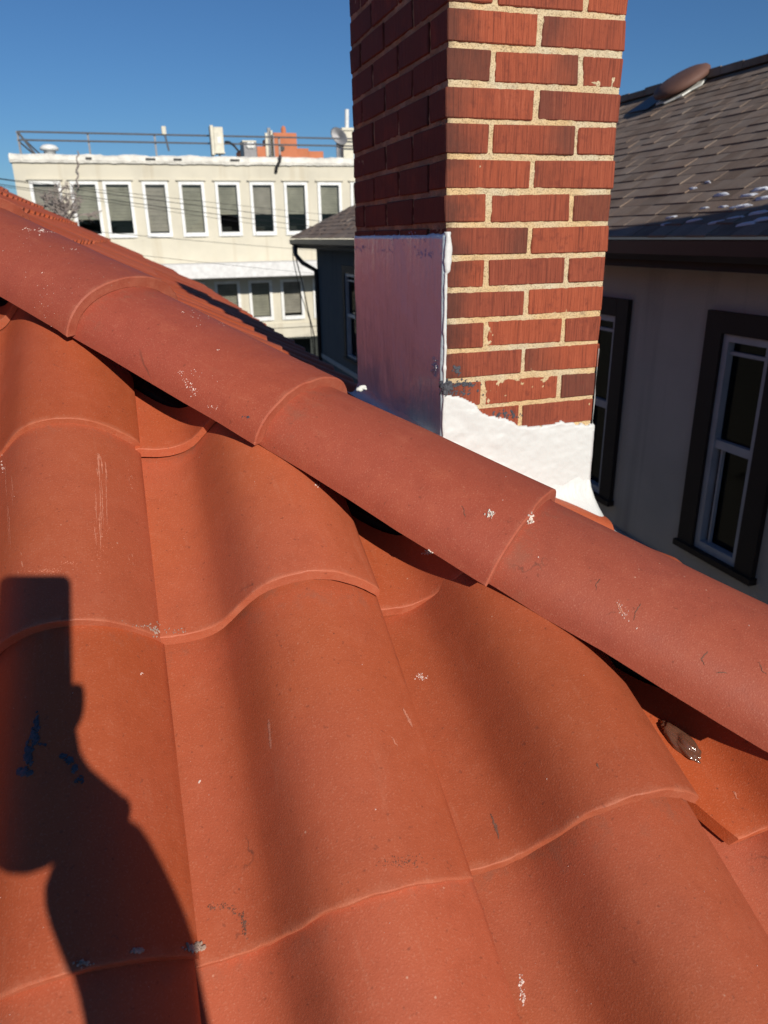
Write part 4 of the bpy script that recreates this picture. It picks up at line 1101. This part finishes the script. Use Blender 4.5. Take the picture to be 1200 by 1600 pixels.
# eaves, fascia, gutter
m_ = MB(); m_.box(EX+.10, NX-.001, YN, YF-.05, EZ-.16, EZ-.135); m_.build('soffit', M_DTRIM, nb_)
m_ = MB(); m_.box(EX+.075, EX+.10, YN, YF-.05, EZ-.17, EZ-.02); m_.build('fascia', M_DTRIM, nb_)
gp_ = [(0.074, -.015), (.074, -.12), (.02, -.125), (-.03, -.09), (-.035, -.02), (-.022, -.02), (-.018, -.08), (.03, -.112), (.062, -.108), (.062, -.015)]
m_ = MB(); vs = [(EX+a, YN, EZ+b) for a, b in gp_] + [(EX+a, YF, EZ+b) for a, b in gp_]; n = len(gp_)
m_.add(vs, [(q, (q+1) % n, n+(q+1) % n, n+q) for q in range(n)] + [tuple(range(n)), tuple(reversed(range(n, 2*n)))]); m_.build('gutter', M_GUTTER, nb_)
m_ = MB(); m_.tube([(EX+.02, YF-.25, EZ-.12), (EX+.02, YF-.25, EZ-.28), (EX+.12, YF-.35, EZ-.42), (NX-.06, YF-.42, EZ-.55), (NX-.05, YF-.42, EZ-.8), (NX-.05, YF-.42, GZ)], .042, 8); m_.build('downspout', M_GUTTER, nb_, True)
# shingled roof
rs_ = (RZ_-EZ)/(RX_-EX); ra = math.atan(rs_); rl = math.hypot(RX_-EX, RZ_-EZ)
RUx, RUz = math.cos(ra), math.sin(ra); nrm = Vector((-RUz, 0, RUx))
def rpt(s_, y): return Vector((EX-.02 + RUx*s_, y, EZ + RUz*s_))
m_ = MB(); m_.add([rpt(0, YN), rpt(0, YF), rpt(rl, YRF), rpt(rl, YN)], [(0, 3, 2, 1)])
far = Vector((RX_+ (RX_-EX), YF, EZ)); m_.add([rpt(0, YF), far, rpt(rl, YRF)], [(0, 1, 2)])
m_.add([rpt(rl, YN), rpt(rl, YRF), far, Vector((far.x, YN, EZ))], [(0, 3, 2, 1)])
m_.build('roof_deck', M_SHDARK, nb_)
EXP = .115; TW = .16
tabs = []
nrow = int(rl/EXP)+1
srn = random.Random(9)
for r_ in range(nrow):
    s0 = r_*EXP
    yfar = YF + (YRF-YF)*min(1, s0/rl)
    y = YN + (r_ % 2)*TW*.5
    while y < yfar-.05:
        wd_ = TW*srn.uniform(.75, 1.2); tabs.append((s0, y, min(wd_, yfar-y), srn.random())); y += wd_+.002
def tab_geo(s0, y, wd_, rn, mb):
    L_ = EXP*1.35; th = .006 + .009*rn
    if s0+L_ > rl: L_ = rl-s0+.01
    o_ = rpt(s0-.01*rn, y)
    up_ = Vector((RUx, 0, RUz)); Y_ = Vector((0, 1, 0))
    A = [o_ + nrm*.002, o_ + Y_*wd_ + nrm*.002, o_ + Y_*wd_ + up_*L_ + nrm*.001, o_ + up_*L_ + nrm*.001]
    B = [o_ + nrm*th, o_ + Y_*wd_ + nrm*th, o_ + Y_*wd_ + up_*L_ + nrm*.004, o_ + up_*L_ + nrm*.004]
    mb.add(A+B, [(4, 7, 6, 5), (0, 4, 5, 1), (1, 5, 6, 2), (3, 7, 4, 0)])
def tscore(t_):
    p_ = rpt(t_[0], t_[1]+t_[2]/2)
    q = Vector((p_.dot(CR), p_.dot(CU), p_.dot(CF)))
    if q.z < .1: return 1e9
    u, v = 600+FPX*q.x/q.z, 800-FPX*q.y/q.z
    return p_.length if (930 < u < 1260 and v > 60) else 1e6+p_.length
tabs.sort(key=tscore)
for t_ in tabs[:295]:
    mb = MB(); tab_geo(*t_, mb); o_ = mb.build('shingle', M_SHINGLE, nb_)
mb = MB()
for t_ in tabs[295:]: tab_geo(*t_, mb)
so_ = mb.build('shingle_courses', None, nb_, kind='stuff'); so_.data.materials.append(M_SHINGLE)
m_ = MB()
q = 0.0
while YN+q*.25 < YRF:
    p_ = rpt(rl, YN+q*.25); m_.box(p_.x-.11, p_.x+.11, p_.y, p_.y+.245, p_.z-.03, p_.z+.022+.006*((q*7) % 3)); q += 1
m_.build('ridge_cap', M_SHINGLE, nb_)
# snow near the eave
def roofhit(u, v):
    d = px(u, v); o0 = rpt(0, 0); t_ = o0.dot(nrm)/d.dot(nrm); return d*t_
sn = random.Random(4)
for q, (u, v, su, sv) in enumerate([(1130, 306, 16, 3), (1170, 308, 16, 3), (1190, 298, 16, 4), (1160, 325, 22, 3.5), (1102, 328, 9, 2), (1132, 326, 9, 2.5), (1083, 297, 8, 2), (1107, 287, 4, 2), (1195, 312, 20, 3), (1050, 342, 10, 1.6), (1195, 345, 20, 4), (1170, 352, 18, 3), (1150, 343, 16, 2), (1120, 350, 16, 1.6), (1040, 353, 10, 1.4), (1185, 335, 16, 3), (1085, 347, 12, 1.6)]):
    n = 22; ring = []
    for a_ in range(n):
        an = 2*math.pi*a_/n; rr = .8 + .55*noise.noise((math.cos(an)*1.4+q*3, math.sin(an)*1.4, q)) + sn.uniform(-.16, .16); ring.append(roofhit(u + math.cos(an)*su*rr*1.05 + math.sin(an)*sv*1.0, v + math.sin(an)*sv*rr*.42 - math.cos(an)*su*rr*.20))
    c_ = sum(ring, Vector())/n
    mid = [c_.lerp(p_, .80) + nrm*.0150 for p_ in ring]
    m_ = MB(); m_.add([p_ + nrm*.0060 for p_ in ring] + mid, [(a_, (a_+1) % n, n+(a_+1) % n, n+a_) for a_ in range(n)] + [tuple(n+a_ for a_ in range(n))])
    m_.build('snow_patch', M_SNOW, nb_, True)
# roof vent
vc = roofhit(1070, 143)
vt_ = thing('roof_vent', 'brown domed vent with white sealant at its base near the shingle roof ridge', 'vent', tuple(vc))
LOCAL.add(vt_.name)
def plate(pts, mat, name, lift=.02, th=.012):
    n = len(pts); A = [Vector(p_)+nrm*lift for p_ in pts]; B = [p_ + nrm*th for p_ in A]
    m_ = MB(); m_.add(A+B, [tuple(range(n, 2*n))] + [(q, (q+1) % n, n+(q+1) % n, n+q) for q in range(n)]); o_ = m_.build(name, mat, vt_)
    o_.data.transform(Matrix.Translation(-vc)); return o_
Ys, Us = Vector((0, 1, 0)), Vector((RUx, 0, RUz))
ring = [vc + Ys*(.22*math.cos(a_*math.pi/9)*(1+.12*math.sin(a_*2.3))) + Us*(.21*math.sin(a_*math.pi/9)*(1+.15*math.sin(a_*3.1))) - Us*.02 for a_ in range(18)]
LOCAL.add(vt_.name)
plate(ring, M_VENTW, 'sealant_ring')
ring = [vc + Ys*(a_) + Us*(b_) for a_, b_ in [(.18, -.26), (.50, -.24), (.50, .10), (.18, .10)]]
plate(ring, M_STEEL, 'shadow_plate', .018, .006)  # dark plate added where the vent's shadow falls on the shingles
m_ = MB(); m_.lathe((0, 0, 0), [(.13, .0), (.12, .09)], 18, nrm); m_.build('neck', M_BLACK, vt_)
m_ = MB(); m_.lathe(nrm*.07, [(.19, -.015), (.235, -.01), (.24, .02), (.225, .045), (.17, .066), (.08, .075), (.02, .076)], 24, nrm); m_.build('cowl', M_VENTB, vt_, True)
# unseen stack added only to cast the dark strip along the gutter
blocker = thing('shadow_blocker_stack', 'tall brick stack added out of view to shade the gutter strip of the neighbouring house', 'chimney', (3.0, .5, GZ))
m_ = MB(); m_.box(2.62, 3.37, .15, .85, GZ, 2.6); m_.build('blocker_stack', M_ORANGE, blocker)
m_ = MB(); m_.box(2.58, 3.41, .11, .89, 2.601, 2.72); m_.build('crown', M_MORTAR, blocker)

# ------------------------------------------------------------------ photographer (behind the lens; only the shadow is in the picture)
person = thing('person', 'photographer in dark jacket holding up a phone, seen only as shadow on tiles', 'person', (-.2, -.5, -1.75))
LOCAL.add(person.name)
phone = thing('phone', 'black phone held upright in the photographer hand, casting the straight edged shadow', 'phone', (0, 0, 0))
c0 = -CF*.007 + CR*(-.0225) + CU*(-.056)
ol = []
for (cx_, cy_, a0_) in ((1, 1, 0), (-1, 1, 90), (-1, -1, 180), (1, -1, 270)):
    for q in range(7): an = R(a0_ + q*15); ol.append((cx_*(.042-.011) + .011*math.cos(an), cy_*(.076-.011) + .011*math.sin(an)))
n = len(ol); me = mesh_of([(x, y, -.004) for x, y in ol] + [(x, y, .004) for x, y in ol], [tuple(range(n-1, -1, -1)), tuple(range(n, 2*n))] + [(q, (q+1) % n, n+(q+1) % n, n+q) for q in range(n)])
po = link('body', me, M_PHONE, phone); po.matrix_world = frame(CR, CU, -CF, c0)
m_ = MB(); m_.box(-.034, .034, -.07, .07, .0042, .005); s_ = m_.build('screen', M_BLACK, phone); s_.matrix_world = po.matrix_world.copy()

def skin_mesh(name, verts, edges, radii, mat, parent, sub=2):
    me = bpy.data.meshes.new(name); me.from_pydata([tuple(v) for v in verts], edges, []); me.update()
    o_ = link(name, me, mat, parent)
    sk = o_.modifiers.new('skin', 'SKIN'); sk.use_smooth_shade = True
    for q, v in enumerate(me.skin_vertices[0].data):
        r_ = radii[q]; v.radius = (r_, r_) if not isinstance(r_, tuple) else r_; v.use_root = (q == 0)
    ss = o_.modifiers.new('sub', 'SUBSURF'); ss.levels = sub; ss.render_levels = sub
    return o_
PO = Vector((-.2, -.5, -1.75))
def rel(L): return [Vector(v)-PO for v in L]
# joints: pelvis, spine, chest, neck, head base / legs / left arm / right arm up to the phone
V = [(-.24, -.55, -.90), (-.24, -.53, -.70), (-.24, -.50, -.48), (-.24, -.49, -.32), (-.25, -.47, -.21),
     (-.14, -.55, -.95), (-.13, -.42, -1.32), (-.13, -.46, -1.70), (-.33, -.55, -.95), (-.33, -.40, -1.30), (-.34, -.46, -1.70),
     (-.07, -.50, -.36), (.055, -.36, -.50), (.047, -.27, -.345), (.046, -.20, -.285), (.000, -.120, -.195),
     (-.41, -.49, -.36), (-.45, -.40, -.62), (-.42, -.22, -.80)]
Ed = [(0, 1), (1, 2), (2, 3), (3, 4), (0, 5), (5, 6), (6, 7), (0, 8), (8, 9), (9, 10), (2, 11), (11, 12), (12, 13), (13, 14), (14, 15), (2, 16), (16, 17), (17, 18)]
Rd = [.13, .13, .145, .07, .055, .10, .075, .055, .10, .075, .055, .075, .060, .058, .054, .054, .075, .055, .045]
skin_mesh('clothed_body', rel(V), Ed, Rd, M_JACKET, person)
# head with face
hc = Vector((-.25, -.44, -.09)); bm = bmesh.new(); bmesh.ops.create_icosphere(bm, subdivisions=4, radius=1)
for v in bm.verts:
    x, y, z = v.co; jaw = 1 - .22*max(0, -z)
    p_ = Vector((x*.076*jaw, y*.096, z*.118))
    if y > .4 and abs(x) < .16 and -.25 < z < .2: p_.y += .020*(1-abs(x)/.16)*(1-abs(z+.05)/.3)
    if y > .6 and .05 < z < .3 and .2 < abs(x) < .6: p_.y -= .006
    if y > .6 and -.55 < z < -.42 and abs(x) < .35: p_.y += .004
    v.co = hc + p_ - PO
me = bpy.data.meshes.new('head'); bm.to_mesh(me); bm.free()
for p_ in me.polygons: p_.use_smooth = True
link('head', me, M_SKIN, person)
bm = bmesh.new(); bmesh.ops.create_icosphere(bm, subdivisions=3, radius=1)
for v in bm.verts:
    x, y, z = v.co
    if z < -.1 and y > -.2 or (z < .35 and y > .45): v.co = hc + Vector((x*.070, y*.085, z*.10)) - PO
    else: v.co = hc + Vector((x*.086, y*.104-.004, z*.128+.004)) - PO
me = bpy.data.meshes.new('hair'); bm.to_mesh(me); bm.free()
for p_ in me.polygons: p_.use_smooth = True
link('hair', me, M_HAIR, person)
for sx_ in (-1, 1):
    m_ = MB(); m_.lathe(hc + Vector((sx_*.030, .088, .012)) - PO, [(.002, -.012), (.011, -.006), (.011, 0), (.006, .006)], 10, Vector((0, 1, 0))); m_.build('eye', M_WTRIM, person, True)
    m_ = MB(); m_.lathe(hc + Vector((sx_*.072, -.005, 0)) - PO, [(.012, 0), (.026, .006), (.028, .012), (.018, .010)], 12, Vector((sx_, 0, 0)), .65); m_.build('ear', M_SKIN, person, True)
# hand holding the phone: palm under it, thumb up the right side, fingers round the left
def fp(r_, u_, f_): return CR*r_ + CU*u_ - CF*f_          # phone frame, metres from the lens
palm = [fp(.002, -.250, .060), fp(-.010, -.205, .052), fp(-.020, -.165, .040), fp(-.024, -.130, .036)]
HV = palm[:]; HE = [(0, 1), (1, 2), (2, 3)]; HR = [.050, .060, .064, .054]
def digit(root, pts, r0, r1):
    i0 = len(HV)
    HV.extend(pts)
    HE.append((root, i0)); HR.extend([r0 + (r1-r0)*q/(len(pts)-1) for q in range(len(pts))])
    for q in range(len(pts)-1): HE.append((i0+q, i0+q+1))
digit(2, [fp(.012, -.150, .034), fp(.030, -.125, .022), fp(.030, -.095, .018)], .012, .009)
digit(3, [fp(-.052, -.120, .030), fp(-.068, -.112, .012), fp(-.060, -.105, -.004+.006)], .011, .008)
digit(3, [fp(-.050, -.098, .030), fp(-.068, -.088, .012), fp(-.060, -.083, .001)], .011, .008)
digit(3, [fp(-.048, -.078, .030), fp(-.067, -.066, .012), fp(-.060, -.062, .001)], .011, .008)
digit(2, [fp(-.055, -.146, .030), fp(-.066, -.138, .012), fp(-.056, -.132, .003)], .010, .007)
i0 = len(HV); HV += [Vector((-.012, -.078, -.122)), Vector((.002, -.080, -.160)), Vector((.006, -.085, -.192)), Vector((.014, -.095, -.226))]
HE += [(2, i0+1), (i0+1, i0), (i0+1, i0+2), (i0+2, i0+3)]; HR += [.026, .036, .040, .042]
skin_mesh('hand', [v-PO for v in HV], HE, HR, M_SKIN, person)
# ladder under the photographer
lad = thing('ladder', 'aluminium extension ladder leaning on the eave behind the camera', 'ladder', (-.2, -.8, GZ))
LOCAL.add(lad.name)
top_ = Vector((0, ye-.05, -1.0)); ft = Vector((0, ye-.05-1.5, GZ))
for sx_ in (-.42, .02):
    m_ = MB(); m_.tube([ft+Vector((sx_, 0, 0)), top_+Vector((sx_, 0, 0))], .03, 4); o_ = m_.build('rail', M_ALU, lad); o_.data.transform(Matrix.Translation(-Vector(lad.location)))
for q in range(15):
    c_ = ft.lerp(top_, (q+.6)/15.6); m_ = MB(); m_.tube([c_+Vector((-.42, 0, 0)), c_+Vector((.02, 0, 0))], .016, 8); o_ = m_.build('rung', M_ALU, lad); o_.data.transform(Matrix.Translation(-Vector(lad.location)))

bpy.context.view_layer.update()
